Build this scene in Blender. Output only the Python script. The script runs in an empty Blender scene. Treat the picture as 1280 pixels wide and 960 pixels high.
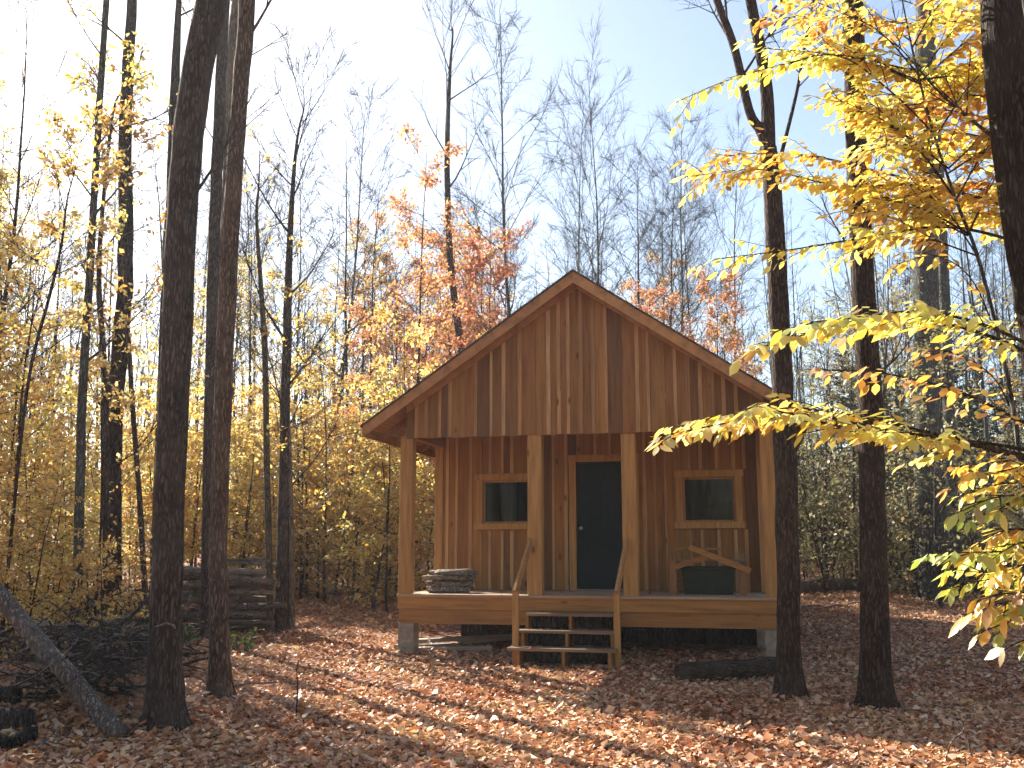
import bpy, math, random
import numpy as np
from mathutils import Vector

random.seed(7)
rng = np.random.default_rng(11)
SC = bpy.context.scene
COL = SC.collection

# ------------------------------------------------------------------ camera
F = 1244.4
PITCH = math.atan(210 / F)
EYE = 1.65
CP, SP = math.cos(PITCH), math.sin(PITCH)


def ray(x, y):
    a = (x - 640) / F
    b = -(y - 480) / F
    return np.array([a, CP - b * SP, SP + b * CP])


def at(x, y, Y):
    r = ray(x, y)
    return np.array([0, 0, EYE]) + r * (Y / r[1])


_nz = [(random.uniform(.15, .9), random.uniform(.15, .9), random.uniform(0, 6.28), random.uniform(.02, .06)) for _ in range(9)]


def terrain(x, y):
    x = np.asarray(x, float)
    y = np.asarray(y, float)
    z = np.where(y < 7, 0, np.where(y < 16, .034 * (y - 7), np.where(y < 26, .306 + .058 * (y - 16), .886 + .105 * (np.minimum(y, 90) - 26))))
    z = z + .03 * np.clip(np.abs(x + 1) - 3.5, 0, 12) * np.clip((y - 9) / 8, 0, 1) * np.where(x < 0, 1.2, .35)
    n = 0
    for a, b, c, h in _nz:
        n = n + h * .55 * np.sin(a * x + b * y + c)
    bump = .42 * np.exp(-(((x + 4.7) / 1.6) ** 2 + ((y - 9.9) / 1.3) ** 2))
    return z + n * np.clip((y - 5) / 6, .3, 1) * .6 + bump


def ground_hit(x, y):
    lo, hi = 3., 70.
    r = ray(x, y)
    for _ in range(50):
        m = (lo + hi) / 2
        P = np.array([0, 0, EYE]) + r * (m / r[1])
        if P[2] > terrain(P[0], P[1]):
            lo = m
        else:
            hi = m
    return np.array([0, 0, EYE]) + r * (lo / r[1])


cam = bpy.data.cameras.new("camera")
cam.sensor_width = 36
cam.lens = F / 1280 * 36
cam.clip_start = .05
cam.clip_end = 3000
co = bpy.data.objects.new("camera", cam)
COL.objects.link(co)
co.location = (0, 0, EYE)
co.rotation_euler = (math.pi / 2 + PITCH, 0, 0)
SC.camera = co

# ------------------------------------------------------------------ light
SUN_AZ = math.radians(-38)      # left of the view direction
SUN_EL = math.radians(34)
w = bpy.data.worlds.new("World")
SC.world = w
w.use_nodes = True
nt = w.node_tree
sky = nt.nodes.new("ShaderNodeTexSky")
sky.sky_type = 'NISHITA'
sky.sun_disc = False
sky.sun_elevation = SUN_EL
sky.sun_rotation = SUN_AZ
sky.dust_density = 1.1
sky.air_density = 1.0
sky.ozone_density = .0
nt.nodes["Background"].inputs[1].default_value = .057
nt.links.new(sky.outputs[0], nt.nodes["Background"].inputs[0])
sl = bpy.data.lights.new("sun", 'SUN')
sl.energy = 5.0
sl.angle = math.radians(.5)
sl.color = (1, .93, .82)
so = bpy.data.objects.new("sun", sl)
COL.objects.link(so)
sd = Vector((math.sin(SUN_AZ) * math.cos(SUN_EL), math.cos(SUN_AZ) * math.cos(SUN_EL), math.sin(SUN_EL)))
so.rotation_euler = sd.to_track_quat('Z', 'Y').to_euler()
so.location = (-12, 16, 14)
SC.view_settings.view_transform = 'Standard'
SC.view_settings.look = 'None'
SC.view_settings.exposure = 2.0
SC.view_settings.gamma = 1
SC.render.engine = 'CYCLES'
cy = SC.cycles
cy.max_bounces = 8
cy.diffuse_bounces = 6
cy.glossy_bounces = 2
cy.transmission_bounces = 4
cy.transparent_max_bounces = 6
cy.volume_bounces = 1
cy.use_denoising = True
cy.sample_clamp_indirect = 6
cy.caustics_reflective = False
cy.caustics_refractive = False

# ------------------------------------------------------------------ materials


class NT:
    def __init__(s, name):
        s.m = bpy.data.materials.new(name)
        s.m.use_nodes = True
        s.t = s.m.node_tree
        s.t.nodes.clear()
        s.out = s.n("ShaderNodeOutputMaterial")

    def n(s, typ, **kw):
        o = s.t.nodes.new(typ)
        for k, v in kw.items():
            setattr(o, k, v)
        return o

    def l(s, a, b):
        s.t.links.new(a, b)

    def ramp(s, fac, stops, interp='LINEAR'):
        r = s.n("ShaderNodeValToRGB")
        r.color_ramp.interpolation = interp
        e = r.color_ramp.elements
        while len(e) > len(stops):
            e.remove(e[-1])
        while len(e) < len(stops):
            e.new(1)
        for i, (p, c) in enumerate(stops):
            e[i].position = p
            e[i].color = (*c, 1)
        if fac is not None:
            s.l(fac, r.inputs[0])
        return r.outputs[0]

    def coords(s, scale=(1, 1, 1), kind="Object"):
        c = s.n("ShaderNodeTexCoord")
        m = s.n("ShaderNodeMapping")
        m.inputs["Scale"].default_value = scale
        s.l(c.outputs[kind], m.inputs[0])
        return m.outputs[0]

    def noise(s, vec, scale, detail=4, rough=.6):
        n = s.n("ShaderNodeTexNoise")
        n.inputs["Scale"].default_value = scale
        n.inputs["Detail"].default_value = detail
        n.inputs["Roughness"].default_value = rough
        if vec is not None:
            s.l(vec, n.inputs["Vector"])
        return n.outputs["Fac"]

    def math(s, op, a, b=0.):
        n = s.n("ShaderNodeMath", operation=op)
        for i, v in enumerate((a, b)):
            if isinstance(v, (int, float)):
                n.inputs[i].default_value = v
            else:
                s.l(v, n.inputs[i])
        return n.outputs[0]

    def mix(s, fac, a, b, blend='MIX'):
        n = s.n("ShaderNodeMix", data_type='RGBA', blend_type=blend)
        for k, v in ((0, fac), (6, a), (7, b)):
            if isinstance(v, (int, float)):
                n.inputs[k].default_value = v
            elif isinstance(v, tuple):
                n.inputs[k].default_value = (*v, 1)
            else:
                s.l(v, n.inputs[k])
        return n.outputs[2]

    def principled(s, col, rough=.8, bump=None, bstr=.5, bdist=.01, **kw):
        p = s.n("ShaderNodeBsdfPrincipled")
        if isinstance(col, tuple):
            p.inputs["Base Color"].default_value = (*col, 1)
        else:
            s.l(col, p.inputs["Base Color"])
        if isinstance(rough, (int, float)):
            p.inputs["Roughness"].default_value = rough
        else:
            s.l(rough, p.inputs["Roughness"])
        p.inputs["Specular IOR Level"].default_value = kw.get('spec', .25)
        p.inputs["Metallic"].default_value = kw.get('metal', 0)
        if bump is not None:
            b = s.n("ShaderNodeBump")
            b.inputs["Strength"].default_value = bstr
            b.inputs["Distance"].default_value = bdist
            s.l(bump, b.inputs["Height"])
            s.l(b.outputs[0], p.inputs["Normal"])
        s.l(p.outputs[0], s.out.inputs[0])
        return p


def leaf_mat(name, stops, trans=.58, gloss=.05, objvar=.12, patch=False):
    k = NT(name)
    g = k.n("ShaderNodeNewGeometry")
    oi = k.n("ShaderNodeObjectInfo")
    fac = g.outputs["Random Per Island"]
    if patch:       # leaves lie in drifts of one kind
        fac = k.math('ADD', k.math('MULTIPLY', fac, .72), k.math('SUBTRACT', k.math('MULTIPLY', k.noise(k.coords(), .75, 4, .6), 1.1), .42))
    c = k.ramp(fac, stops)
    h = k.n("ShaderNodeHueSaturation")
    hv = k.math('ADD', k.math('MULTIPLY', oi.outputs["Random"], objvar * .35), .5 - objvar * .05)
    k.l(hv, h.inputs["Hue"])
    rv = k.math('FRACT', k.math('MULTIPLY', g.outputs["Random Per Island"], 17.3))
    k.l(k.math('ADD', k.math('MULTIPLY', rv, .38), .74), h.inputs["Value"])
    k.l(c, h.inputs["Color"])
    col = h.outputs[0]
    d = k.n("ShaderNodeBsdfDiffuse")
    t = k.n("ShaderNodeBsdfTranslucent")
    gl = k.n("ShaderNodeBsdfGlossy")
    gl.inputs["Roughness"].default_value = .45
    k.l(col, d.inputs[0])
    sat = k.n("ShaderNodeHueSaturation")
    sat.inputs["Saturation"].default_value = 1.08
    k.l(col, sat.inputs["Color"])
    k.l(sat.outputs[0], t.inputs[0])
    m1 = k.n("ShaderNodeMixShader")
    m1.inputs[0].default_value = trans
    k.l(d.outputs[0], m1.inputs[1])
    k.l(t.outputs[0], m1.inputs[2])
    m2 = k.n("ShaderNodeMixShader")
    m2.inputs[0].default_value = gloss
    k.l(m1.outputs[0], m2.inputs[1])
    k.l(gl.outputs[0], m2.inputs[2])
    k.l(m2.outputs[0], k.out.inputs[0])
    return k.m


M = {}
M['gold'] = leaf_mat("gold_leaf", [(0, (.74, .40, .12)), (.2, (.88, .62, .22)), (.42, (.92, .76, .36)), (.62, (.86, .64, .26)), (.76, (.66, .56, .20)), (.88, (.84, .48, .13)), (1, (.52, .22, .08))], trans=.64, gloss=.08)
M['orange'] = leaf_mat("orange_leaf", [(0, (.58, .24, .08)), (.25, (.80, .44, .15)), (.5, (.88, .64, .25)), (.7, (.72, .54, .2)), (.85, (.70, .30, .1)), (1, (.88, .72, .32))], trans=.62, gloss=.08)
M['rust'] = leaf_mat("rust_leaf", [(0, (.56, .20, .11)), (.35, (.70, .34, .15)), (.65, (.74, .42, .24)), (.85, (.60, .25, .18)), (1, (.84, .58, .25))], trans=.62)
M['tan'] = leaf_mat("tan_leaf", [(0, (.36, .29, .16)), (.35, (.44, .38, .2)), (.6, (.24, .25, .13)), (.8, (.4, .26, .13)), (1, (.6, .42, .16))], trans=.4)
M['beech'] = leaf_mat("beech_leaf", [(0, (.74, .38, .08)), (.12, (.88, .64, .15)), (.35, (.92, .76, .24)), (.58, (.90, .80, .30)), (.74, (.74, .72, .22)), (.88, (.84, .50, .13)), (1, (.54, .24, .07))], trans=.6, gloss=.09)
M['beech_orange'] = leaf_mat("beech_leaf_orange", [(0, (.60, .24, .08)), (.2, (.84, .46, .13)), (.45, (.90, .64, .2)), (.68, (.80, .38, .10)), (.8, (.50, .22, .11)), (1, (.90, .76, .26))], trans=.6, gloss=.09)
M['beech_green'] = leaf_mat("beech_leaf_green", [(0, (.40, .46, .09)), (.4, (.62, .62, .14)), (.7, (.78, .62, .14)), (.9, (.74, .38, .10)), (1, (.26, .34, .07))], trans=.5, gloss=.1)
M['green'] = leaf_mat("green_leaf", [(0, (.06, .12, .02)), (.6, (.12, .2, .03)), (1, (.22, .28, .04))], trans=.35)
M['needle'] = leaf_mat("evergreen_needle", [(0, (.025, .05, .03)), (.6, (.045, .08, .045)), (1, (.07, .11, .055))], trans=.15, gloss=.03, objvar=.03)
M['litter'] = leaf_mat("fallen_leaf", [(0, (.28, .085, .036)), (.14, (.47, .18, .076)), (.3, (.58, .31, .17)), (.5, (.70, .47, .30)), (.62, (.54, .20, .08)), (.78, (.75, .58, .40)), (.9, (.66, .40, .12)), (1, (.34, .12, .05))], trans=.18, gloss=.04, objvar=0, patch=True)


def bark_mat(name, a, b, vs=1., lich=None, axis=2):
    k = NT(name)
    st_ = [13 * vs] * 3
    st_[axis] = 2.4 * vs
    v = k.coords(tuple(st_))
    n1 = k.noise(v, 2.4, 7, .72)
    vo = k.n("ShaderNodeTexVoronoi", feature='DISTANCE_TO_EDGE')
    vo.inputs["Scale"].default_value = 2.6
    ad = k.n("ShaderNodeVectorMath", operation='ADD')
    nz = k.n("ShaderNodeTexNoise")
    nz.inputs["Scale"].default_value = 2.
    k.l(v, nz.inputs["Vector"])
    k.l(v, ad.inputs[0])
    k.l(nz.outputs["Color"], ad.inputs[1])
    k.l(ad.outputs[0], vo.inputs["Vector"])
    ridge = k.ramp(vo.outputs["Distance"], [(.0, (0, 0, 0)), (.28, (1, 1, 1))])
    hgt = k.math('ADD', k.math('MULTIPLY', ridge, .6), k.math('MULTIPLY', n1, .8))
    v2 = k.coords((1, 1, .5))
    n2 = k.noise(v2, 3.0, 4)
    dk = tuple(c * .55 for c in a)
    col = k.ramp(hgt, [(.3, dk), (.62, a), (.85, tuple((i + j) / 2 for i, j in zip(a, b))), (1.05, b)])
    col = k.mix(k.ramp(n2, [(.46, (0, 0, 0)), (.62, (.8, .8, .8))]), col, k.mix(.45, col, lich or b))
    oi = k.n("ShaderNodeObjectInfo")
    h = k.n("ShaderNodeHueSaturation")
    k.l(k.math('ADD', k.math('MULTIPLY', oi.outputs["Random"], .6), .7), h.inputs["Value"])
    k.l(col, h.inputs["Color"])
    k.principled(h.outputs[0], .92, hgt, 1., .05, spec=.1)
    return k.m


M['bark'] = bark_mat("dark_bark", (.055, .041, .034), (.16, .12, .097))
M['bark_brown'] = bark_mat("brown_bark", (.055, .036, .026), (.15, .10, .072))
M['bark_shaded'] = bark_mat("shaded_bark", (.026, .019, .015), (.075, .055, .042))  # darker bark copy: shade on the right-edge trunk is put into the colour
M['bark_grey'] = bark_mat("grey_bark", (.10, .095, .085), (.24, .23, .21), 1, (.2, .24, .18))
M['bark_pale'] = bark_mat("pale_bark", (.16, .12, .08), (.34, .27, .19))
M['twig'] = bark_mat("twig_bark", (.07, .055, .045), (.16, .13, .11))
M['dead'] = bark_mat("dead_wood", (.19, .165, .145), (.44, .39, .34))
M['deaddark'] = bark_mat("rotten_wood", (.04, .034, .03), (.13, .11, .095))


def wood_mat(name, stops, axis=2, rough=.75, knots=True, bump=.35):
    k = NT(name)
    sc = [14, 14, 14]
    if axis < 3:
        sc[axis] = .9
    else:
        sc = [3.5, 3.5, 3.5]
    v = k.coords(tuple(sc))
    at_ = k.n("ShaderNodeAttribute", attribute_name="tint")
    off = k.n("ShaderNodeVectorMath", operation='ADD')
    k.l(v, off.inputs[0])
    cmb = k.n("ShaderNodeCombineXYZ")
    for i in range(3):
        k.l(k.math('MULTIPLY', at_.outputs["Fac"], 37.7 + i * 11), cmb.inputs[i])
    k.l(cmb.outputs[0], off.inputs[1])
    grain = k.noise(off.outputs[0], 1.6, 5, .65)
    base = k.ramp(at_.outputs["Fac"], stops)
    g = k.ramp(grain, [(.25, (.52, .46, .42)), (.5, (.95, .93, .9)), (.75, (1.25, 1.2, 1.15))])
    col = k.mix(1., base, g, 'MULTIPLY')
    if knots:
        sk = [4.2, 4.2, 4.2]
        sk[axis] = 1.7
        v2 = k.coords(tuple(sk))
        vo = k.n("ShaderNodeTexVoronoi")
        vo.inputs["Scale"].default_value = 1.0
        o2 = k.n("ShaderNodeVectorMath", operation='ADD')
        k.l(v2, o2.inputs[0])
        k.l(cmb.outputs[0], o2.inputs[1])
        k.l(o2.outputs[0], vo.inputs["Vector"])
        kn = k.ramp(vo.outputs["Distance"], [(.05, (1, 1, 1)), (.13, (0, 0, 0))])
        col = k.mix(k.math('MULTIPLY', kn, .75), col, (.07, .028, .012))
    # weathering: broad blotches of their own shape
    wv = k.coords((1.3, 1.3, .6))
    wn = k.noise(wv, 1.4, 4, .6)
    col = k.mix(k.ramp(wn, [(.5, (0, 0, 0)), (.75, (.4, .4, .4))]), col, k.mix(.5, col, (.16, .12, .09)))
    k.principled(col, rough, grain, bump, .006, spec=.2)
    return k.m


WALL = [(0, (.12, .06, .023)), (.1, (.19, .095, .034)), (.25, (.29, .14, .044)), (.45, (.36, .175, .052)), (.6, (.30, .135, .045)), (.75, (.40, .205, .062)), (.9, (.21, .10, .036)), (1, (.44, .24, .078))]
M['wall'] = wood_mat("rough_sawn_board", WALL)
M['batten'] = wood_mat("batten_wood", [(0, (.34, .19, .08)), (.5, (.46, .25, .10)), (1, (.55, .36, .18))])
M['post'] = wood_mat("post_timber", [(0, (.42, .225, .075)), (.5, (.47, .26, .09)), (1, (.50, .30, .115))])
M['beam'] = wood_mat("beam_timber", [(0, (.30, .145, .045)), (.5, (.39, .19, .06)), (1, (.46, .235, .075))], axis=0)
M['rafter'] = wood_mat("rafter_timber", [(0, (.30, .16, .07)), (1, (.42, .23, .10))], axis=1)
M['fascia'] = wood_mat("fascia_board", [(0, (.40, .20, .085)), (.5, (.46, .24, .10)), (1, (.50, .28, .12))], axis=3, knots=False)
M['deck'] = wood_mat("deck_board", [(0, (.42, .3, .2)), (.5, (.5, .36, .24)), (1, (.56, .42, .3))], axis=0)
M['oldboard'] = wood_mat("weathered_board", [(0, (.18, .15, .13)), (.5, (.32, .28, .24)), (1, (.45, .4, .34))], axis=0)
M['tread'] = wood_mat("worn_tread", [(0, (.16, .10, .06)), (.5, (.24, .16, .10)), (1, (.33, .24, .16))], axis=0)
M['logwood'] = bark_mat("log_bark", (.24, .185, .14), (.48, .39, .30), 1.3, axis=0)
M['bleached'] = bark_mat("sunlit_log", (.26, .22, .185), (.46, .41, .35), 1.2, axis=0)  # paler log bark, its colour stands in for sun on the top rows
M['bark_sunlit'] = bark_mat("sunlit_bark", (.10, .066, .046), (.25, .18, .13))  # lighter bark copy: sun on one trunk's side painted over the whole trunk
M['logdark'] = bark_mat("brown_log_bark", (.07, .05, .036), (.19, .14, .10), 1.1, axis=0)
k = NT("log_end_grain")
v = k.coords((1, 1, 1))
k.principled(k.ramp(k.noise(v, 18, 4), [(.3, (.22, .14, .08)), (.7, (.42, .3, .18))]), .85)
M['logend'] = k.m
k = NT("door_paint")
v = k.coords((1, 1, 1))
n = k.noise(v, 9, 4)
k.principled(k.ramp(n, [(.3, (.008, .015, .017)), (.7, (.013, .024, .024))]), .5, n, .08, .004, spec=.12)
M['door'] = k.m
k = NT("knob_metal")
k.principled((.6, .55, .45), .3, metal=1.)
M['knob'] = k.m
k = NT("green_plastic")
n = k.noise(k.coords(), 14, 3)
k.principled(k.ramp(n, [(.3, (.010, .020, .010)), (.7, (.018, .032, .016))]), .5)
M['greenbox'] = k.m
k = NT("dark_void")
k.principled((.02, .017, .014), .9)
M['dark'] = k.m
k = NT("concrete")
v = k.coords()
n = k.noise(v, 12, 6, .7)
k.principled(k.ramp(n, [(.3, (.2, .16, .12)), (.7, (.42, .36, .29))]), .9, n, .6, .012)
M['concrete'] = k.m
k = NT("roof_shingle")
v = k.coords()
br = k.n("ShaderNodeTexBrick")
br.inputs["Scale"].default_value = 3.2
k.l(v, br.inputs["Vector"])
br.inputs["Color1"].default_value = (.05, .048, .046, 1)
br.inputs["Color2"].default_value = (.09, .085, .08, 1)
br.inputs["Mortar"].default_value = (.02, .02, .02, 1)
k.principled(br.outputs[0], .9, k.noise(v, 60, 3), .4, .01)
M['shingle'] = k.m
k = NT("window_glass")
gl = k.n("ShaderNodeBsdfGlossy")
gl.inputs["Roughness"].default_value = .03
tr = k.n("ShaderNodeBsdfTransparent")
tr.inputs[0].default_value = (.75, .78, .74, 1)
fr = k.n("ShaderNodeFresnel")
fr.inputs[0].default_value = 1.33
mx = k.n("ShaderNodeMixShader")
k.l(k.math('MULTIPLY', fr.outputs[0], .8), mx.inputs[0])
k.l(tr.outputs[0], mx.inputs[1])
k.l(gl.outputs[0], mx.inputs[2])
k.l(mx.outputs[0], k.out.inputs[0])
M['glass'] = k.m
k = NT("forest_floor")
v = k.coords((1, 1, 1))
vo = k.n("ShaderNodeTexVoronoi")
vo.inputs["Scale"].default_value = 15
dis = k.n("ShaderNodeVectorMath", operation='ADD')
nn = k.n("ShaderNodeTexNoise")
nn.inputs["Scale"].default_value = 9
sc_ = k.n("ShaderNodeVectorMath", operation='SCALE')
sc_.inputs[3].default_value = .09
k.l(v, nn.inputs["Vector"])
k.l(nn.outputs["Color"], sc_.inputs[0])
k.l(v, dis.inputs[0])
k.l(sc_.outputs[0], dis.inputs[1])
k.l(dis.outputs[0], vo.inputs["Vector"])
sep = k.n("ShaderNodeSeparateColor")
k.l(vo.outputs["Color"], sep.inputs[0])
c1 = k.ramp(sep.outputs[0], [(0, (.16, .055, .03)), (.3, (.32, .13, .06)), (.55, (.45, .25, .15)), (.75, (.28, .10, .05)), (1, (.5, .36, .25))])
c1 = k.mix(k.ramp(vo.outputs["Distance"], [(.3, (0, 0, 0)), (.75, (.8, .8, .8))]), c1, (.08, .035, .02))
big = k.noise(v, .8, 3)
c1 = k.mix(k.ramp(big, [(.45, (0, 0, 0)), (.65, (.6, .6, .6))]), c1, k.mix(.5, c1, (.12, .05, .03)))
k.principled(c1, .85, vo.outputs["Distance"], 1., .03, spec=.15)
M['ground'] = k.m

# ------------------------------------------------------------------ mesh builder


class MB:
    def __init__(s):
        s.v = []
        s.f3 = []
        s.f4 = []
        s.t = []
        s.mi = []
        s.n = 0
        s.faces = []
        s.fm = []

    def add(s, verts, faces, tint=.5, mat=0):
        verts = np.asarray(verts, float).reshape(-1, 3)
        s.v.append(verts)
        s.t.append(np.full(len(verts), tint))
        n = s.n
        s.faces += [[i + n for i in f] for f in faces]
        s.fm += [mat] * len(faces)
        s.n += len(verts)

    def box(s, a, b, tint=.5, mat=0, bev=0.):
        x0, y0, z0 = a
        x1, y1, z1 = b
        s.add([(x0, y0, z0), (x1, y0, z0), (x1, y1, z0), (x0, y1, z0), (x0, y0, z1), (x1, y0, z1), (x1, y1, z1), (x0, y1, z1)],
              [(0, 3, 2, 1), (4, 5, 6, 7), (0, 1, 5, 4), (1, 2, 6, 5), (2, 3, 7, 6), (3, 0, 4, 7)], tint, mat)

    def prism(s, poly, ax, d0, d1, tint=.5, mat=0):
        """poly: list of 2-D points; extruded along axis ax from d0 to d1."""
        n = len(poly)

        def mk(p, d):
            q = [p[0], p[1]]
            q.insert(ax, d)
            return tuple(q)
        vs = [mk(p, d0) for p in poly] + [mk(p, d1) for p in poly]
        fs = [tuple(range(n))[::-1], tuple(range(n, 2 * n))] + [(i, (i + 1) % n, n + (i + 1) % n, n + i) for i in range(n)]
        s.add(vs, fs, tint, mat)

    def bar(s, p, q, wid, hei, tint=.5, up=(0, 0, 1)):
        p = Vector(p)
        q = Vector(q)
        d = (q - p).normalized()
        sd_ = d.cross(Vector(up)).normalized() * wid / 2
        u = sd_.cross(d).normalized() * hei / 2
        vs = [p - sd_ - u, p + sd_ - u, p + sd_ + u, p - sd_ + u, q - sd_ - u, q + sd_ - u, q + sd_ + u, q - sd_ + u]
        s.add([tuple(v) for v in vs], [(0, 3, 2, 1), (4, 5, 6, 7), (0, 1, 5, 4), (1, 2, 6, 5), (2, 3, 7, 6), (3, 0, 4, 7)], tint)

    def tube(s, pts, rad, sides=6, tint=.5, caps=True, mat=0, capmat=None, rough=0., mult=None):
        P = np.asarray(pts, float)
        R = np.asarray(rad, float)
        n = len(P)
        T = np.gradient(P, axis=0)
        T /= np.linalg.norm(T, axis=1)[:, None] + 1e-9
        ref = np.array([0, 0, 1.]) if abs(T[:, 2]).mean() < .8 else np.array([1., .13, 0])
        A = np.cross(T, ref)
        A /= np.linalg.norm(A, axis=1)[:, None] + 1e-9
        B = np.cross(T, A)
        th = np.arange(sides) * 2 * np.pi / sides
        RR = R[:, None] * (1 + rough * rng.normal(size=(n, sides)) if rough else np.ones((n, sides)))
        if mult is not None:
            RR = RR * mult
        V = P[:, None, :] + RR[..., None] * (np.cos(th)[None, :, None] * A[:, None, :] + np.sin(th)[None, :, None] * B[:, None, :])
        b = s.n
        s.v.append(V.reshape(-1, 3))
        s.t.append(np.full(n * sides, tint))
        s.n += n * sides
        idx = [[b + i * sides + j, b + i * sides + (j + 1) % sides, b + (i + 1) * sides + (j + 1) % sides, b + (i + 1) * sides + j] for i in range(n - 1) for j in range(sides)]
        s.faces += idx
        s.fm += [mat] * len(idx)
        if caps:
            s.faces.append([b + j for j in range(sides)][::-1])
            s.faces.append([b + (n - 1) * sides + j for j in range(sides)])
            s.fm += [mat if capmat is None else capmat] * 2

    def build(s, name, mats, parent=None, smooth=False, off=(0, 0, 0)):
        me = bpy.data.meshes.new(name)
        V = np.concatenate(s.v) - np.array(off)
        me.from_pydata(V.tolist(), [], s.faces)
        a = me.attributes.new("tint", 'FLOAT', 'POINT')
        a.data.foreach_set("value", np.concatenate(s.t).astype(np.float32))
        for m in (mats if isinstance(mats, list) else [mats]):
            me.materials.append(m)
        me.polygons.foreach_set("material_index", np.array(s.fm, dtype=np.int32))
        if smooth:
            me.polygons.foreach_set("use_smooth", np.array([len(f) <= 4 for f in s.faces], dtype=bool))
        me.update()
        o = bpy.data.objects.new(name, me)
        COL.objects.link(o)
        if parent is not None:
            o.parent = parent
        return o


def leaf_mesh(name, P, D, N, L, W, mat, parent=None, fine=False, curl=.2):
    """P base points, D leaf direction, N leaf normal, L length, W width (arrays)."""
    P = np.asarray(P, float)
    D = np.asarray(D, float)
    N = np.asarray(N, float)
    n = len(P)
    D = D / (np.linalg.norm(D, axis=1)[:, None] + 1e-9)
    S = np.cross(D, N)
    S /= np.linalg.norm(S, axis=1)[:, None] + 1e-9
    N = np.cross(S, D)
    L = np.broadcast_to(L, n)[:, None]
    W = np.broadcast_to(W, n)[:, None] / 2
    fold = (rng.uniform(-.1, .5, n)[:, None]) * W
    cu = curl * L * rng.uniform(-.6, 1, n)[:, None]
    if fine:
        b = P
        m1 = P + D * L * .33 - N * fold * .6
        m2 = P + D * L * .68 - N * (cu * .4 + fold * .4)
        t = P + D * L - N * cu
        l1 = P + D * L * .28 + S * W * .82
        r1 = P + D * L * .28 - S * W * .82
        l2 = P + D * L * .62 + S * W * .86 - N * cu * .3
        r2 = P + D * L * .62 - S * W * .86 - N * cu * .3
        V = np.stack([b, m1, m2, t, l1, l2, r1, r2], 1).reshape(-1, 3)
        loops = np.array([0, 4, 1, 4, 5, 2, 1, 5, 3, 2, 0, 1, 6, 1, 2, 7, 6, 2, 3, 7])
        ls = np.array([0, 3, 7, 10, 13, 17])
        nv, nl = 8, 20
    else:
        b = P
        t = P + D * L - N * cu
        l = P + D * L * .45 + S * W + N * fold
        r = P + D * L * .45 - S * W + N * fold
        V = np.stack([b, l, t, r], 1).reshape(-1, 3)
        loops = np.array([0, 1, 2, 0, 2, 3])
        ls = np.array([0, 3])
        nv, nl = 4, 6
    me = bpy.data.meshes.new(name)
    me.vertices.add(n * nv)
    me.vertices.foreach_set("co", V.astype(np.float32).ravel())
    me.loops.add(n * nl)
    me.loops.foreach_set("vertex_index", (loops[None, :] + np.arange(n)[:, None] * nv).astype(np.int32).ravel())
    me.polygons.add(n * len(ls))
    me.polygons.foreach_set("loop_start", (ls[None, :] + np.arange(n)[:, None] * nl).astype(np.int32).ravel())
    me.update(calc_edges=True)
    me.materials.append(mat)
    o = bpy.data.objects.new(name, me)
    COL.objects.link(o)
    if parent is not None:
        o.parent = parent
    return o


def tag(o, label=None, cat=None, group=None, kind=None):
    for k_, v_ in (('label', label), ('category', cat), ('group', group), ('kind', kind)):
        if v_:
            o[k_] = v_
    return o


def empty(name, loc, label, cat, group=None, rz=0.):
    o = bpy.data.objects.new(name, None)
    o.empty_display_size = .2
    o.location = tuple(loc)
    o.rotation_euler = (0, 0, rz)
    COL.objects.link(o)
    return tag(o, label, cat, group)


def copy_tree(o, parent=None):
    c = o.copy()
    COL.objects.link(c)
    if parent is not None:
        c.parent = parent
    for ch in o.children:
        copy_tree(ch, c)
    return c


# ------------------------------------------------------------------ ground
xs = np.concatenate([np.linspace(-130, -42, 10), np.arange(-40, -9, 1.), np.arange(-9, 9, .22), np.arange(9, 41, 1.), np.linspace(43, 130, 10)])
ys = np.concatenate([np.linspace(-70, -6, 10), np.arange(-5, 5, 1.), np.arange(5, 21, .22), np.arange(21, 60, 1.), np.linspace(62, 130, 12)])
GX, GY = np.meshgrid(xs, ys)
GZ = terrain(GX, GY)
me = bpy.data.meshes.new("ground")
nx, ny = len(xs), len(ys)
fc = [(j * nx + i, j * nx + i + 1, (j + 1) * nx + i + 1, (j + 1) * nx + i) for j in range(ny - 1) for i in range(nx - 1)]
me.from_pydata(np.stack([GX, GY, GZ], -1).reshape(-1, 3).tolist(), [], fc)
me.polygons.foreach_set("use_smooth", np.ones(len(me.polygons), dtype=bool))
me.materials.append(M['ground'])
g_ = bpy.data.objects.new("ground", me)
COL.objects.link(g_)
tag(g_, kind='structure')

# ------------------------------------------------------------------ cabin
YAW = math.radians(13.33)
S = 1.0667
O = at(497, 742, 14.4)
ZB = .2                                   # empty sits here
cab = empty("cabin", (O[0], O[1], ZB), "small board and batten log-country cabin with open front porch and gabled roof", "cabin", rz=-YAW)
cab['label'] = "small brown board-and-batten cabin with gabled roof and open front porch"
OFF = (0, 0, ZB)
DZ = 1.063                                # deck top
WW = 5.24                                 # width
VW = 1.72                                 # wall plane depth
VB = 7.6                                  # back
GB = 3.27                                 # bottom of gable boards
SL = .68
MID = WW / 2 + .0
EO = .44                                  # eave overhang
FO = -.30                                 # roof front overhang
RT = 5.49                                 # ridge underside height


def roofz(u):
    return RT - SL * abs(u - MID)


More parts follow.
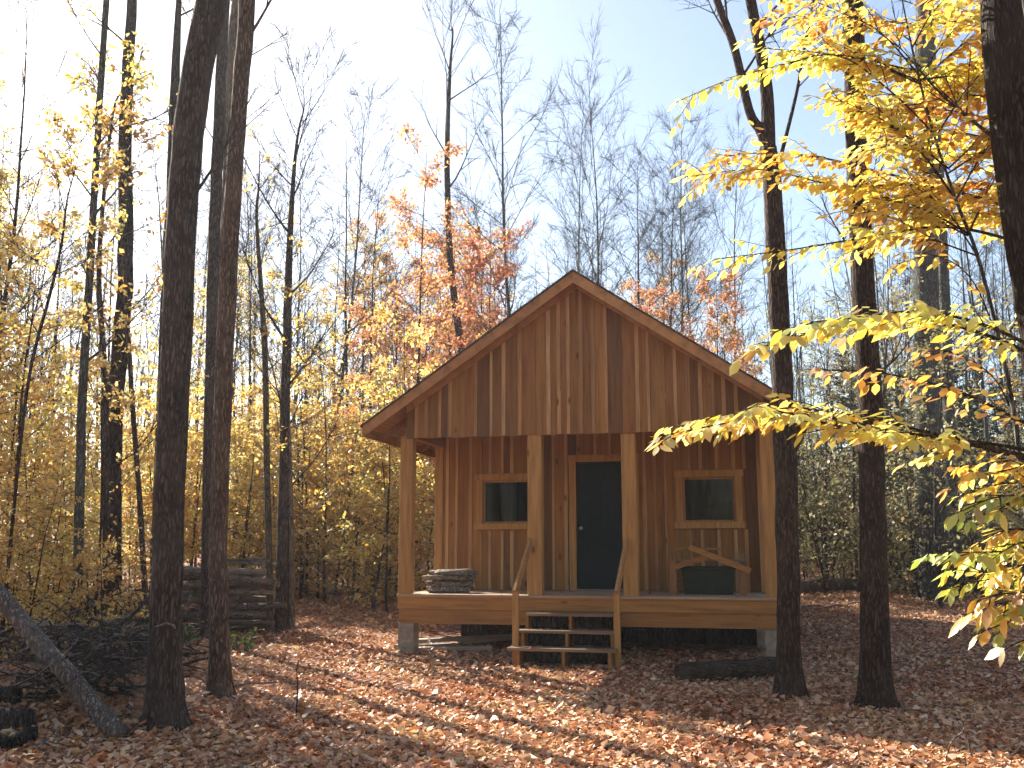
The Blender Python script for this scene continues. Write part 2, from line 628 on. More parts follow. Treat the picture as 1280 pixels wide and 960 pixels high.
def board_field(mb, mbat, u0, u1, zb, ztop, v, holes=(), thick=.022, seed=1, bw=(.15, .27), out=-1):
    r = random.Random(seed)
    u = u0
    seams = []
    while u < u1 - .02:
        b = min(u + r.uniform(*bw), u1)
        if u1 - b < .09:
            b = u1
        t = r.random()
        tv = v + r.uniform(-.004, .004)

        def strip(ua, ub, za, zbf):
            za_, zb_ = (zbf(ua), zbf(ub)) if callable(zbf) else (zbf, zbf)
            if min(za_, zb_) <= za + .01:
                return
            if callable(zbf) and ua < MID < ub:
                poly = [(ua, za), (ub, za), (ub, zb_), (MID, zbf(MID)), (ua, za_)]
            else:
                poly = [(ua, za), (ub, za), (ub, zb_), (ua, za_)]
            mb.prism(poly, 1, tv + out * thick, tv, t)
        cuts = sorted([(max(h[0], u), min(h[1], b), h[2], h[3]) for h in holes if h[0] < b - .004 and h[1] > u + .004])
        ua = u + .0015
        zb_j = zb + r.uniform(-.008, .008)
        for (ha, hb, hz0, hz1) in cuts:
            if ha > ua + .004:
                strip(ua, ha, zb_j, ztop)
            if hz0 > zb + .02:
                strip(ha, hb, zb_j, hz0)
            strip(ha, hb, hz1, ztop)
            ua = hb
        if b - .0015 > ua + .004:
            strip(ua, b - .0015, zb_j, ztop)
        seams.append(b)
        u = b
    for sm in seams[:-1]:
        if r.random() < .12:
            continue
        a, b = sm - r.uniform(.018, .03), sm + r.uniform(.018, .03)
        t = r.random()
        hs = [h for h in holes if h[0] - .12 < b and h[1] + .12 > a]
        spans = [(zb + .004, None)]
        if hs:
            h = hs[0]
            spans = [(h[3] + .11, None)]
            if h[2] > zb + .2:
                spans.append((zb + .004, h[2] - .11))
        for z0, z1 in spans:
            zf = (ztop(a) if callable(ztop) else ztop) if z1 is None else z1
            zg = (ztop(b) if callable(ztop) else ztop) if z1 is None else z1
            if min(zf, zg) < z0 + .05:
                continue
            mbat.prism([(a, z0), (b, z0), (b, zg), (a, zf)], 1, v + out * (thick + .022), v + out * (thick + .005), t)


# gable
mb, mt = MB(), MB()
board_field(mb, mt, .10, WW - .10, GB, lambda u: roofz(u) - .03, .0, seed=4, bw=(.13, .24))
gab = mb.build("gable_wall", M['wall'], cab, off=OFF)
mt.build("batten_strips", M['batten'], gab)
for o_ in gab.children:
    o_.location = (0, 0, -ZB)
mb = MB()
mb.box((.12, .004, GB + .04), (WW - .12, .05, GB + .30), .4)
mb.build("header_beam", M['beam'], cab, off=OFF)
for uu in (.1, WW - .1):
    mb = MB()
    mb.box((uu - .05, .055, GB + .03), (uu + .05, VW - .03, GB + .17), .3)
    mb.build("header_beam", M['rafter'], cab, off=OFF)
# rake trim on the gable wall
for sgn in (-1, 1):
    mb = MB()
    p0 = (MID + sgn * .002, RT - .035)
    ue = MID + sgn * (MID - .11)
    poly = [p0, (ue, roofz(ue) - .035), (ue, roofz(ue) - .15), (p0[0], RT - .15)]
    if sgn > 0:
        poly = poly[::-1]
    mb.prism(poly[::-1], 1, -.075, -.048, .5 + sgn * .2)
    mb.build("rake_trim", M['fascia'], cab, off=OFF)
# roof
ROOF_HALF = MID + EO
mb = MB()
for sgn in (-1, 1):
    ue = MID + sgn * ROOF_HALF
    poly = [(MID, RT), (ue, roofz(ue)), (ue, roofz(ue) + .035), (MID, RT + .035)]
    if sgn < 0:
        poly = poly[::-1]
    mb.prism(poly, 1, FO, VB + .3, .5, 0)
    ue2 = MID + sgn * (ROOF_HALF + .05)
    poly = [(MID, RT + .037), (ue2, roofz(ue2) + .037), (ue2, roofz(ue2) + .062), (MID, RT + .062)]
    if sgn < 0:
        poly = poly[::-1]
    mb.prism(poly, 1, FO - .055, VB + .34, .5, 1)
roof = mb.build("roof", [M['rafter'], M['shingle']], cab, off=OFF)
for sgn in (-1, 1):
    mb = MB()
    ue = MID + sgn * (ROOF_HALF + .02)
    poly = [(MID + sgn * .001, RT + .034), (ue, roofz(ue) + .034), (ue, roofz(ue) - .125), (MID + sgn * .001, RT - .13)]
    if sgn > 0:
        poly = poly[::-1]
    mb.prism(poly, 1, FO - .035, FO - .003, .45 + sgn * .3)
    o_ = mb.build("fascia", M['fascia'], roof)
    o_.location = (0, 0, -ZB)
    mb = MB()
    ee = MID + sgn * ROOF_HALF
    a, b = sorted((ee, ee + sgn * .022))
    mb.box((a, FO, roofz(ee) - .13), (b, VB + .3, roofz(ee) - .004), .4)
    o_ = mb.build("eave_board", M['rafter'], roof)
    o_.location = (0, 0, -ZB)
    for vv in np.arange(.45, VB, .6):
        mb = MB()
        a0, a1 = MID + sgn * .03, ee - sgn * .006
        poly = [(a0, roofz(a0) - .004), (a1, roofz(a1) - .004), (a1, roofz(a1) - .11), (a0, roofz(a0) - .16)]
        if sgn < 0:
            poly = poly[::-1]
        mb.prism(poly, 1, vv, vv + .045, .4)
        o_ = mb.build("rafter", M['rafter'], roof)
        o_.location = (0, 0, -ZB)
# front wall
WIN = [(.79, 1.55, 2.09, 2.77), (3.92, 4.70, 2.09, 2.77)]
DOOR = (2.29, 3.15, DZ + .02, 3.03)
mb, mt = MB(), MB()
board_field(mb, mt, .0, WW, DZ + .005, 3.62, VW, holes=[WIN[0], DOOR, WIN[1]], seed=12)
fw = mb.build("front_wall", M['wall'], cab, off=OFF)
o_ = mt.build("batten_strips", M['batten'], fw)
o_.location = (0, 0, -ZB)
mb = MB()
mb.box((-.003, VW - .026, DZ + .006), (.13, VW - .05, 3.6), .75)
mb.build("corner_board", M['post'], cab, off=OFF)
# other walls
mb = MB()
for uu, du in ((0, .03), (WW - .03, .03)):
    v_ = VW + .003
    while v_ < VB:
        v2 = min(v_ + random.uniform(.16, .27), VB)
        mb.box((uu, v_ + .0015, .72), (uu + du, v2 - .0015, roofz(0) - .02), random.random())
        v_ = v2
mb.box((.035, VB - .03, .72), (WW - .035, VB, roofz(.04) - .02), .5)
mb.build("side_wall", M['wall'], cab, off=OFF)
mb = MB()
mb.box((.035, VW + .01, DZ - .04), (WW - .035, VB - .035, DZ + .0), .5)
mb.build("room_floor", M['deck'], cab, off=OFF)
# ceiling over the room so that it stays dark
mb = MB()
mb.box((.035, VW + .006, 3.4), (WW - .035, VB - .035, 3.45), .5)
mb.build("ceiling", M['rafter'], cab, off=OFF)
# windows
for i, (a, b, z0, z1) in enumerate(WIN):
    mb = MB()
    cw = .10
    v0, v1 = VW - .062, VW - .028
    mb.box((a - cw, v0, z0 + .001), (a + .0, v1, z1 - .001), .3)
    mb.box((b, v0, z0 + .001), (b + cw, v1, z1 - .001), .6)
    mb.box((a - cw - .02, v0 - .008, z1), (b + cw + .02, v1, z1 + .10), .5)
    mb.box((a - cw - .03, v0 - .02, z0 - .09), (b + cw + .03, v1, z0), .8)
    wn = mb.build("window", M['post'], cab, off=OFF)
    mb = MB()
    s0 = .035
    y0, y1 = VW - .015, VW + .02
    mb.box((a + .002, y0, z0 + .002), (a + s0, y1, z1 - .002), .2)
    mb.box((b - s0, y0, z0 + .002), (b - .002, y1, z1 - .002), .2)
    mb.box((a + s0, y0, z0 + .002), (b - s0, y1, z0 + s0), .2)
    mb.box((a + s0, y0, z1 - s0), (b - s0, y1, z1 - .002), .2)
    o_ = mb.build("sash", M['batten'], wn)
    o_.location = (0, 0, -ZB)
    mb = MB()
    mb.box((a + s0, VW - .001, z0 + s0), (b - s0, VW + .004, z1 - s0))
    o_ = mb.build("pane", M['glass'], wn)
    o_.location = (0, 0, -ZB)
# door
a, b, z0, z1 = DOOR
mb = MB()
mb.box((a + .012, VW - .02, z0), (b - .012, VW + .022, z1 - .012))
for (pa, pb, pz0, pz1) in ((.1, .39, .18, .8), (.47, .76, .18, .8), (.1, .39, .95, 1.82), (.47, .76, .95, 1.82)):
    # raised panel mouldings
    for (q0, q1, r0, r1) in ((pa, pb, pz0, pz0 + .025), (pa, pb, pz1 - .025, pz1), (pa, pa + .025, pz0 + .026, pz1 - .026), (pb - .025, pb, pz0 + .026, pz1 - .026)):
        mb.box((a + q0, VW - .026, z0 + r0), (a + q1, VW - .0202, z0 + r1))
dr = mb.build("door", M['door'], cab, off=OFF)
mb = MB()
kx, kz = a + .075, z0 + .93
mb.tube([(kx, VW - .0205, kz), (kx, VW - .045, kz), (kx, VW - .05, kz), (kx, VW - .075, kz), (kx, VW - .088, kz)], [.03, .012, .026, .03, .012], 12)
o_ = mb.build("door_knob", M['knob'], dr, smooth=True)
o_.location = (0, 0, -ZB)
mb = MB()
cw = .11
mb.box((a - cw, VW - .06, DZ + .006), (a, VW - .028, z1), .7)
mb.box((b, VW - .06, DZ + .006), (b + cw, VW - .028, z1), .4)
mb.box((a - cw - .01, VW - .066, z1 + .002), (b + cw + .01, VW - .028, z1 + .11), .2)
mb.build("door_frame", M['post'], cab, off=OFF)
mb = MB()
mb.box((a - .04, VW - .11, DZ + .004), (b + .04, VW - .062, DZ + .03), .5)
mb.build("threshold", M['oldboard'], cab, off=OFF)
for hz in (.22, 1.0, 1.75):
    mb = MB()
    mb.tube([(b - .016, VW - .026, z0 + hz), (b - .016, VW - .026, z0 + hz + .09)], [.008, .008], 8)
    o_ = mb.build("hinge", M['knob'], dr)
    o_.location = (0, 0, -ZB)
# porch deck
mb = MB()
vv = -.025
while vv < VW - .03:
    v2 = min(vv + .135, VW - .03)
    mb.box((-.01, vv, DZ - .034), (WW + .01, v2 - .006, DZ + random.uniform(-.002, .002)), random.random())
    vv = v2
mb.build("porch_floor", M['deck'], cab, off=OFF)
mb = MB()
mb.box((-.0, .0, DZ - .205), (WW, .05, DZ - .036), .85)
mb.build("rim_board", M['beam'], cab, off=OFF)
mb = MB()
mb.box((.02, .012, DZ - .40), (WW - .02, .16, DZ - .208), .35)
mb.build("floor_beam", M['beam'], cab, off=OFF)
mb = MB()
mb.box((.02, VW - .05, DZ - .34), (WW - .02, VW + .1, DZ - .045), .2)
mb.build("floor_beam", M['beam'], cab, off=OFF)
for uu in np.arange(.0, WW, .61):
    mb = MB()
    mb.box((uu + .003, .052, DZ - .2), (uu + .042, VW - .055, DZ - .038), .3)
    mb.build("joist", M['rafter'], cab, off=OFF)
# posts
for (ua, ub, tn) in ((.0, .185, .1), (1.885, 2.085, .6), (3.205, 3.40, .5), (5.06, 5.24, .35)):
    mb = MB()
    c = .008
    z0, z1 = DZ + .003, GB + .038
    pl = [(ua + c, .003), (ub - c, .003), (ub, .003 + c), (ub, .18 - c), (ub - c, .18), (ua + c, .18), (ua, .18 - c), (ua, .003 + c)]
    mb.prism(pl, 2, z0, z1 if not .2 < ua < 5 else GB + .038, tn)
    mb.build("post", M['post'], cab, off=OFF)
# piers


def pier(u, v, hw, mat, top):
    Pw = Vector((O[0] + u * math.cos(YAW) + v * math.sin(YAW), O[1] - u * math.sin(YAW) + v * math.cos(YAW)))
    zt = float(terrain(Pw.x, Pw.y)) - .12
    mb = MB()
    n = 5
    for i in range(n):
        za, zb_ = zt + (top - zt) * i / n, zt + (top - zt) * (i + 1) / n - (.004 if i < n - 1 else 0)
        j = random.uniform(-.004, .004)
        mb.box((u - hw + j, v - hw, za), (u + hw + j, v + hw, zb_))
    return mb.build("pier", mat, cab, off=OFF)


pier(.13, .13, .115, M['concrete'], DZ - .404)
pier(2.6, .13, .11, M['concrete'], DZ - .404)
pier(5.13, .13, .10, M['concrete'], DZ - .404)
for uu in (.66, 2.6, 5.1):
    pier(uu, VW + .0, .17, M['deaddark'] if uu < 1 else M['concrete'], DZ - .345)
    pier(uu, 4.7, .13, M['concrete'], .72)
    pier(uu, 7.4, .13, M['concrete'], .72)
mb = MB()
mb.box((.04, VW + .11, .73), (WW - .04, VB - .05, DZ - .05), .1)
mb.build("floor_frame", M['beam'], cab, off=OFF)
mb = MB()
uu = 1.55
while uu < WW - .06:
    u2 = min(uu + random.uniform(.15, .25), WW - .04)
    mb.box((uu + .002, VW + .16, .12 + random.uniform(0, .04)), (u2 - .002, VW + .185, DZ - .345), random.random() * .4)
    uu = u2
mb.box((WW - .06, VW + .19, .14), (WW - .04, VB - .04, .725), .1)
mb.build("shade_boards", M['deaddark'], cab, off=OFF)  # boards added to block light; dark colour stands for shade under the porch
# stairs
SA, SB = 1.90, 3.16
st = MB()
gz = .2
for uu in (SA + .02, (SA + SB) / 2 - .02, SB - .06):
    st_pts = [(-.028, DZ - .24), (-.028, DZ - .03 - .4), (-.80, gz), (-.86, gz), (-.86, .40), (-.58, .40), (-.58, .60), (-.31, .60), (-.31, .80), (-.055, .80), (-.055, DZ - .23)]
    st_pts = [(-.03, gz), (-.84, gz), (-.84, .40), (-.575, .40), (-.575, .602), (-.30, .602), (-.30, .805), (-.03, .805)]
    st.prism(st_pts, 0, uu, uu + .04, .4)
stair = st.build("stair", M['beam'], cab, off=OFF)
for (z, v0, v1, da, db) in ((.44, -.865, -.585, -.08, .02), (.642, -.595, -.31, 0, 0), (.845, -.325, -.031, .05, 0)):
    mb = MB()
    mb.box((SA - .02 + da, v0, z - .036), (SB + .02 + db, (v0 + v1) / 2 - .004, z), .6)
    mb.box((SA - .02 + da, (v0 + v1) / 2 + .004, z - .037), (SB + .02 + db, v1, z + .002), .3)
    o_ = mb.build("tread", M['tread'], stair)
    o_.location = (0, 0, -ZB)
for (z0_, z1_, vv_) in ((.235, .402, -.57), (.445, .604, -.30), (.648, .807, -.04)):
    mb = MB()
    mb.box((SA + .062, vv_ - .012, z0_), ((SA + SB) / 2 - .022, vv_, z1_), .3)
    mb.box(((SA + SB) / 2 + .022, vv_ - .012, z0_), (SB - .062, vv_, z1_), .1)
    o_ = mb.build("shade_riser", M['deaddark'], stair)  # boards added dark to stand for the gloom between the treads
    o_.location = (0, 0, -ZB)
for uu, tn in ((SA - .075, .55), (SB - .0, .5)):
    mb = MB()
    uu2 = uu + .075
    top = DZ + .08
    mb.box((uu, -.66, .12), (uu2, -.585, top), tn)
    o_ = mb.build("newel_post", M['post'], stair)
    o_.location = (0, 0, -ZB)
    mb = MB()
    mb.bar((uu + .037, -.66, top - .03), (uu + .10, .03, top + .66), .04, .12, .4)
    o_ = mb.build("handrail", M['batten'], stair)
    o_.location = (0, 0, -ZB)


def cabw(u, v, z):
    """point in cabin coordinates -> world"""
    return np.array([O[0] + u * math.cos(YAW) + v * math.sin(YAW), O[1] - u * math.sin(YAW) + v * math.cos(YAW), z])


# ------------------------------------------------------------------ things on and under the porch
bench = empty("armchair", cabw(4.35, 1.0, DZ), "rough wooden chair with slanting plank arms on the porch under the right window", "chair", rz=-YAW)
bo = (4.35, 1.0, DZ)


def bl(u, v, z):
    return (u - bo[0], v - bo[1], z)


for uu, hh, nm in ((3.83, .50, 'leg'), (4.78, .34, 'leg')):
    mb = MB()
    mb.box((*bl(uu - .045, .55, .003)[:2], .003), (*bl(uu + .045, .64, 0)[:2], hh), .2)
    mb.build(nm, M['rafter'], bench)
for uu in (3.86, 4.75):
    mb = MB()
    mb.box((*bl(uu - .04, 1.32, .003)[:2], .003), (*bl(uu + .04, 1.40, 0)[:2], .62), .3)
    mb.build("leg", M['rafter'], bench)
mb = MB()
mb.bar(bl(4.06, .62, .655), bl(4.88, .50, .33), .03, .075, .9)
mb.build("armrest", M['beam'], bench)
mb = MB()
mb.bar(bl(3.78, .56, .36), bl(4.30, .60, .52), .03, .075, .3)
mb.build("armrest", M['beam'], bench)
mb = MB()
mb.box((3.84 - bo[0], .66 - bo[1], .615), (4.5 - bo[0], .75 - bo[1], .645), .8)
mb.build("cross_board", M['beam'], bench)
mb = MB()
for kk in range(4):
    mb.box((3.80 - bo[0], .70 + kk * .15 - bo[1], .46), (4.82 - bo[0], .84 + kk * .15 - bo[1], .485), .2 + kk * .2)
mb.build("seat", M['oldboard'], bench)
bx = empty("storage_box", cabw(4.3, .92, DZ), "dark green lidded box standing under the rough wooden chair", "box", rz=-YAW)
mb = MB()
mb.prism([(-.33, .004), (.33, .004), (.36, .34), (-.36, .34)], 1, -.2, .2)
mb.build("body", M['greenbox'], bx)
mb = MB()
mb.box((-.38, -.22, .344), (.38, .22, .385))
mb.build("lid", M['greenbox'], bx)

rr = random.Random(5)
k_ = 0
for lay, cnt in ((0, 5), (1, 5), (2, 4), (3, 3)):
    for c_ in range(cnt):
        L = rr.uniform(.5, .72)
        rad_ = rr.uniform(.038, .052)
        mb = MB()
        P = [(-L / 2, 0, 0), (-L / 5, rr.uniform(-.012, .012), rr.uniform(-.008, .008)), (L / 5, rr.uniform(-.012, .012), rr.uniform(-.008, .008)), (L / 2, 0, 0)]
        mb.tube(P, [rad_, rad_ * 1.05, rad_, rad_ * .9], rr.choice([6, 7, 8]), capmat=1, rough=.08)
        o_ = mb.build("firewood_log", [M['bleached'] if lay == 3 else M['logwood'] if (c_ + lay) % 3 else M['dead'], M['logend']], smooth=True)
        o_.location = tuple(cabw(.57 + rr.uniform(-.07, .09), .42 + c_ * .105 + lay * .05, DZ + .05 + lay * .078))
        o_.rotation_euler = (rr.uniform(0, 3), rr.uniform(-.03, .03), -YAW + rr.uniform(-.16, .16))
        lb = ["grey split log in the bottom row of the porch firewood", "grey split log in the middle rows of the porch firewood", "grey split log in the middle rows of the porch firewood", "pale split log on top of the porch firewood"][lay]
        gp = ["bottom row of porch firewood", "middle rows of porch firewood", "middle rows of porch firewood", "top row of porch firewood"][lay]
        tag(o_, lb, "log", gp)
lum = [(.30, .55, 1.0, .16, .05, .3), (.55, .9, 1.5, .2, .35, .6), (.9, .75, 1.3, .18, .55, .4), (.75, .35, 1.1, .14, .1, .8), (1.2, 1.05, 1.2, .16, .7, .5)]
for i, (u, v, L, wd, ang, tn) in enumerate(lum):
    p = cabw(u, v, 0)
    mb = MB()
    mb.box((-L / 2, -wd / 2, 0), (L / 2, wd / 2, .05), tn)
    o_ = mb.build("plank", M['oldboard'])
    o_.location = (p[0], p[1], float(terrain(p[0], p[1])) + .02 + .05 * (i % 3))
    o_.rotation_euler = (0, -.03, -YAW + ang)
    tag(o_, "weathered plank lying on leaves beneath the porch's left end", "plank", "planks under the porch")
# stepping slab in front of the steps
p = ground_hit(690, 826)
mb = MB()
mb.prism([(-.62, -.10), (.55, -.13), (.6, .1), (-.5, .14)], 2, -.05, .028, .8)
o_ = mb.build("slab", M['concrete'])
o_.location = (p[0], p[1], p[2])
o_.rotation_euler = (0, 0, -YAW)
tag(o_, "flat pale slab lying in leaves at the foot of steps", "slab")

# ------------------------------------------------------------------ generic trees


def smooth_path(pts, n):
    P = np.asarray(pts, float)
    t = np.linspace(0, len(P) - 1, n)
    i = np.clip(t.astype(int), 0, len(P) - 2)
    f = (t - i)[:, None]
    Pm = np.vstack([2 * P[0] - P[1], P, 2 * P[-1] - P[-2]])
    p0, p1, p2, p3 = Pm[i], Pm[i + 1], Pm[i + 2], Pm[i + 3]
    return .5 * ((2 * p1) + (p2 - p0) * f + (2 * p0 - 5 * p1 + 4 * p2 - p3) * f ** 2 + (3 * p1 - p0 - 3 * p2 + p3) * f ** 3)


def grow(r, p, d, L, n, wob, lift):
    pts = [np.array(p)]
    d = np.array(d, float)
    for i in range(n):
        d = d + r.normal(0, wob, 3) + np.array([0, 0, lift])
        d /= np.linalg.norm(d)
        pts.append(pts[-1] + d * L / n)
    return np.array(pts)


def branches_on(r, mb, trunk, trad, t0, nb, Lmax, up=(.3, .9), sub=(6, 4), lift=.06, minr=.004, taper=.6, low=1., w2=.13, sp=.55):
    """limbs with branches and twigs on a trunk polyline; returns twig segments for leaves."""
    tw = []
    n = len(trunk)
    for i in range(nb):
        t = t0 + (1 - t0) * ((i + r.uniform(0, 1)) / nb)
        k_ = min(int(t * (n - 1)), n - 2)
        f = t * (n - 1) - k_
        p = trunk[k_] * (1 - f) + trunk[k_ + 1] * f
        rad = trad[k_] * (1 - f) + trad[k_ + 1] * f
        az = i * 2.4 + r.uniform(-.5, .5)
        el = r.uniform(*up)
        d = np.array([math.cos(az) * math.cos(el), math.sin(az) * math.cos(el), math.sin(el)])
        q = (t - t0) / (1 - t0)
        L = Lmax * (1 - taper * q) * r.uniform(.6, 1.1) * (low + (1 - low) * min(1, q * 3))
        P = grow(r, p, d, L, 6, w2 * .75, lift)
        R = minr + (max(min(rad * .42, .006 + .009 * L), minr * 1.6) - minr) * np.linspace(1, 0, 7) ** 1.4
        mb.tube(P, R, 5, caps=False)
        for j in range(sub[0]):
            tt = r.uniform(.25, 1.)
            kk = min(int(tt * 6), 5)
            p2 = P[kk] + (P[kk + 1] - P[kk]) * (tt * 6 - kk)
            dd = (P[kk + 1] - P[kk])
            dd /= np.linalg.norm(dd)
            d2 = dd + r.normal(0, sp, 3)
            d2[2] = d2[2] * .6 + lift * 3
            L2 = L * r.uniform(.25, .5) * (1.2 - .5 * tt)
            P2 = grow(r, p2, d2 / np.linalg.norm(d2), L2, 4, w2, lift * .35)
            mb.tube(P2, np.linspace(max(R[kk] * .55, minr), minr * .7, 5), 4, caps=False)
            tw.append(P2)
            for m_ in range(sub[1]):
                tt2 = r.uniform(.2, 1)
                k2 = min(int(tt2 * 4), 3)
                p3 = P2[k2] + (P2[k2 + 1] - P2[k2]) * (tt2 * 4 - k2)
                d3 = (P2[k2 + 1] - P2[k2])
                d3 = d3 / np.linalg.norm(d3) + r.normal(0, sp, 3)
                P3 = grow(r, p3, d3 / np.linalg.norm(d3), L2 * r.uniform(.3, .6), 2, .12, lift * .15)
                mb.tube(P3, np.linspace(minr * .75, minr * .4, 3), 3, caps=False)
                tw.append(P3)
    return tw


def leaves_on(r, tw, per, size, spread=.06, flat=.5):
    P, D, N = [], [], []
    for T in tw:
        k_ = per if isinstance(per, int) else r.poisson(per)
        if k_ == 0:
            continue
        t = r.uniform(.15, 1, k_) * (len(T) - 1)
        i = np.minimum(t.astype(int), len(T) - 2)
        f = (t - i)[:, None]
        p = T[i] * (1 - f) + T[i + 1] * f + r.normal(0, spread, (k_, 3)) * np.array([1, 1, .6])
        d = T[i + 1] - T[i]
        d = d / (np.linalg.norm(d, axis=1)[:, None] + 1e-9) + r.normal(0, .7, (k_, 3))
        d[:, 2] -= .45
        nrm = r.normal(0, flat, (k_, 3)) + np.array([0, 0, 1])
        P.append(p)
        D.append(d)
        N.append(nrm)
    if not P:
        return None
    P, D, N = map(np.concatenate, (P, D, N))
    L = size * r.uniform(.7, 1.25, len(P))
    return P, D, N, L, L * r.uniform(.5, .68, len(P))


def make_tree(seed, h, r0, t0, nb, Lmax, leaf=None, per=0., size=.1, up=(.3, .9), sub=(6, 4), bark='twig', name='tree', lift=.06, taper=.6, spread=.08, low=1., flat=.5, lean=.03, minr=.004, w2=.13, sp=.55):
    """trunk + crown prototype around the origin (not linked as a thing yet)"""
    r = np.random.default_rng(seed)
    root = bpy.data.objects.new(name, None)
    root.empty_display_size = .2
    COL.objects.link(root)
    n = 12
    pts = grow(r, (0, 0, -.25), (r.normal(0, lean), r.normal(0, lean), 1), h, n, .035, .02)
    rad = r0 * (1 - np.linspace(0, 1, n + 1) ** .9) + .006
    rad[0] *= 1.25
    mb = MB()
    mb.tube(pts, rad, 8, caps=False)
    if leaf is None:
        mb.build("trunk", M[bark], root, smooth=True)
        mb = MB()
    tw = branches_on(r, mb, pts, rad, t0, nb, Lmax, up, sub, lift, taper=taper, low=low, minr=minr, w2=w2, sp=sp)
    mb.build("crown" if leaf is None else "trunk", M['twig'] if leaf is None else M[bark], root, smooth=True)
    if leaf is not None:
        lv = leaves_on(r, tw, per, size, spread, flat)
        leaf_mesh("crown", *lv, M[leaf], root)
    return root


PROTO = {}
PROTO['gold'] = [make_tree(21 + i, h, .035, .12, 22, lm, 'gold', 3.1, .112, up=(.0, .6), sub=(5, 4), name='sapling', lift=.02, bark='bark_brown', low=.7, lean=.06) for i, (h, lm) in enumerate(((6.5, 2.0), (5.2, 1.8), (7.6, 2.2), (4.2, 1.6)))]
PROTO['orange'] = [make_tree(31 + i, h, .03, .08, 18, lm, 'orange', 3.0, .10, up=(-.05, .5), sub=(5, 4), name='sapling', lift=.015, bark='bark_brown', low=.8, lean=.08) for i, (h, lm) in enumerate(((3.6, 1.4), (4.8, 1.7), (2.6, 1.2)))]
PROTO['rust'] = [make_tree(41 + i, h, .06, .22, 26, lm, 'rust', 3.2, .115, up=(.2, .8), sub=(7, 5), name='tree', lift=.05) for i, (h, lm) in enumerate(((11, 2.4), (9, 2.2)))]
PROTO['tan'] = [make_tree(51 + i, h, .045, .15, 24, lm, 'tan', 1.3, .10, up=(.1, .8), sub=(6, 4), name='tree', lift=.04) for i, (h, lm) in enumerate(((8, 2.0), (6, 1.8)))]
PROTO['brush'] = [make_tree(101 + i, h, .022, .03, 20, lm, 'tan', pr, .09, up=(.3, 1.1), sub=(6, 4), name='shrub', lift=.05, low=.9, lean=.1) for i, (h, lm, pr) in enumerate(((2.6, 1.3, .9), (3.4, 1.5, .6), (1.9, 1.1, 1.3)))]
PROTO['tallgold'] = [make_tree(61 + i, h, .07, .3, 26, lm, 'gold', 2.6, .11, up=(.1, .8), sub=(5, 4), name='tree', lift=.04, bark='bark') for i, (h, lm) in enumerate(((11.5, 2.6), (13, 2.8)))]
PROTO['bare'] = [make_tree(71 + i, h, .085, t0, nb, lm, None, up=(.5, 1.15), sub=(10, 7), minr=.005, w2=.085, sp=.48, name='tree', lift=.06, taper=.55, bark=bk, lean=.05) for i, (h, t0, nb, lm, bk) in enumerate(((14, .35, 26, 4.2, 'bark'), (15, .3, 30, 3.8, 'bark_grey'), (12, .3, 24, 3.6, 'bark'), (16, .45, 22, 4.4, 'bark_grey')))]
PROTO['pole'] = [make_tree(81 + i, h, .06, .4, 16, 2.0, None, up=(.3, 1.0), w2=.08, sp=.42, sub=(6, 5), name='tree', lift=.07, bark=bk, lean=.05) for i, (h, bk) in enumerate(((12, 'bark'), (11, 'bark_grey'), (13, 'bark_brown')))]


def make_conifer(seed, h):
    r = np.random.default_rng(seed)
    root = bpy.data.objects.new("evergreen_tree", None)
    COL.objects.link(root)
    mb = MB()
    pts = grow(r, (0, 0, -.2), (0, 0, 1), h, 8, .01, .02)
    rad = np.linspace(.13, .01, 9)
    mb.tube(pts, rad, 7, caps=False)
    P, D, N = [], [], []
    z = h * .015
    while z < h * .98:
        q = z / h
        Lb = (1 - q) ** .8 * h * .25 + .15
        for b in range(6):
            az = r.uniform(0, 6.28)
            el = -.25 + .5 * q
            d = np.array([math.cos(az) * math.cos(el), math.sin(az) * math.cos(el), math.sin(el)])
            L = Lb * r.uniform(.65, 1.1)
            B = grow(r, (0, 0, z + r.uniform(-.1, .1)), d, L, 5, .05, .02)
            mb.tube(B, np.linspace(.015, .004, 6), 3, caps=False)
            n = int(26 * L)
            t = r.uniform(.15, 1, n) * 5
            i = np.minimum(t.astype(int), 4)
            f = (t - i)[:, None]
            p = B[i] * (1 - f) + B[i + 1] * f
            sd_ = np.cross(d, [0, 0, 1])
            sd_ = sd_ / np.linalg.norm(sd_)
            dd = d * .7 + sd_ * r.choice([-1, 1], n)[:, None] * .9 + r.normal(0, .3, (n, 3))
            P.append(p)
            D.append(dd)
            N.append(r.normal(0, .4, (n, 3)) + np.array([0, 0, 1]))
        z += h * .028
    mb.build("trunk", M['bark'], root, smooth=True)
    P, D, N = map(np.concatenate, (P, D, N))
    L = r.uniform(.18, .38, len(P))
    leaf_mesh("crown", P, D, N, L, L * .32, M['needle'], root)
    return root


PROTO['conifer'] = [make_conifer(91, 7.5), make_conifer(92, 10)]
USED = {}


def plant(kind, x, y, label, cat, group, i=None, s=1., name=None):
    pr = PROTO[kind]
    i = random.randrange(len(pr)) if i is None else i
    src = pr[i]
    if not USED.get((kind, i)):
        o = src
        USED[(kind, i)] = True
    else:
        o = copy_tree(src)
    for k_ in ('label', 'category', 'group'):
        if k_ in o:
            del o[k_]
    o.location = (x, y, float(terrain(x, y)))
    o.rotation_euler = (random.uniform(-.03, .03), random.uniform(-.03, .03), random.uniform(0, 6.28))
    o.scale = (s, s, s * random.uniform(.92, 1.1))
    tag(o, label, cat, group)
    return o


def px_to_x(px, Y):
    return (px - 640) / F * Y * 1.0


rp = random.Random(3)


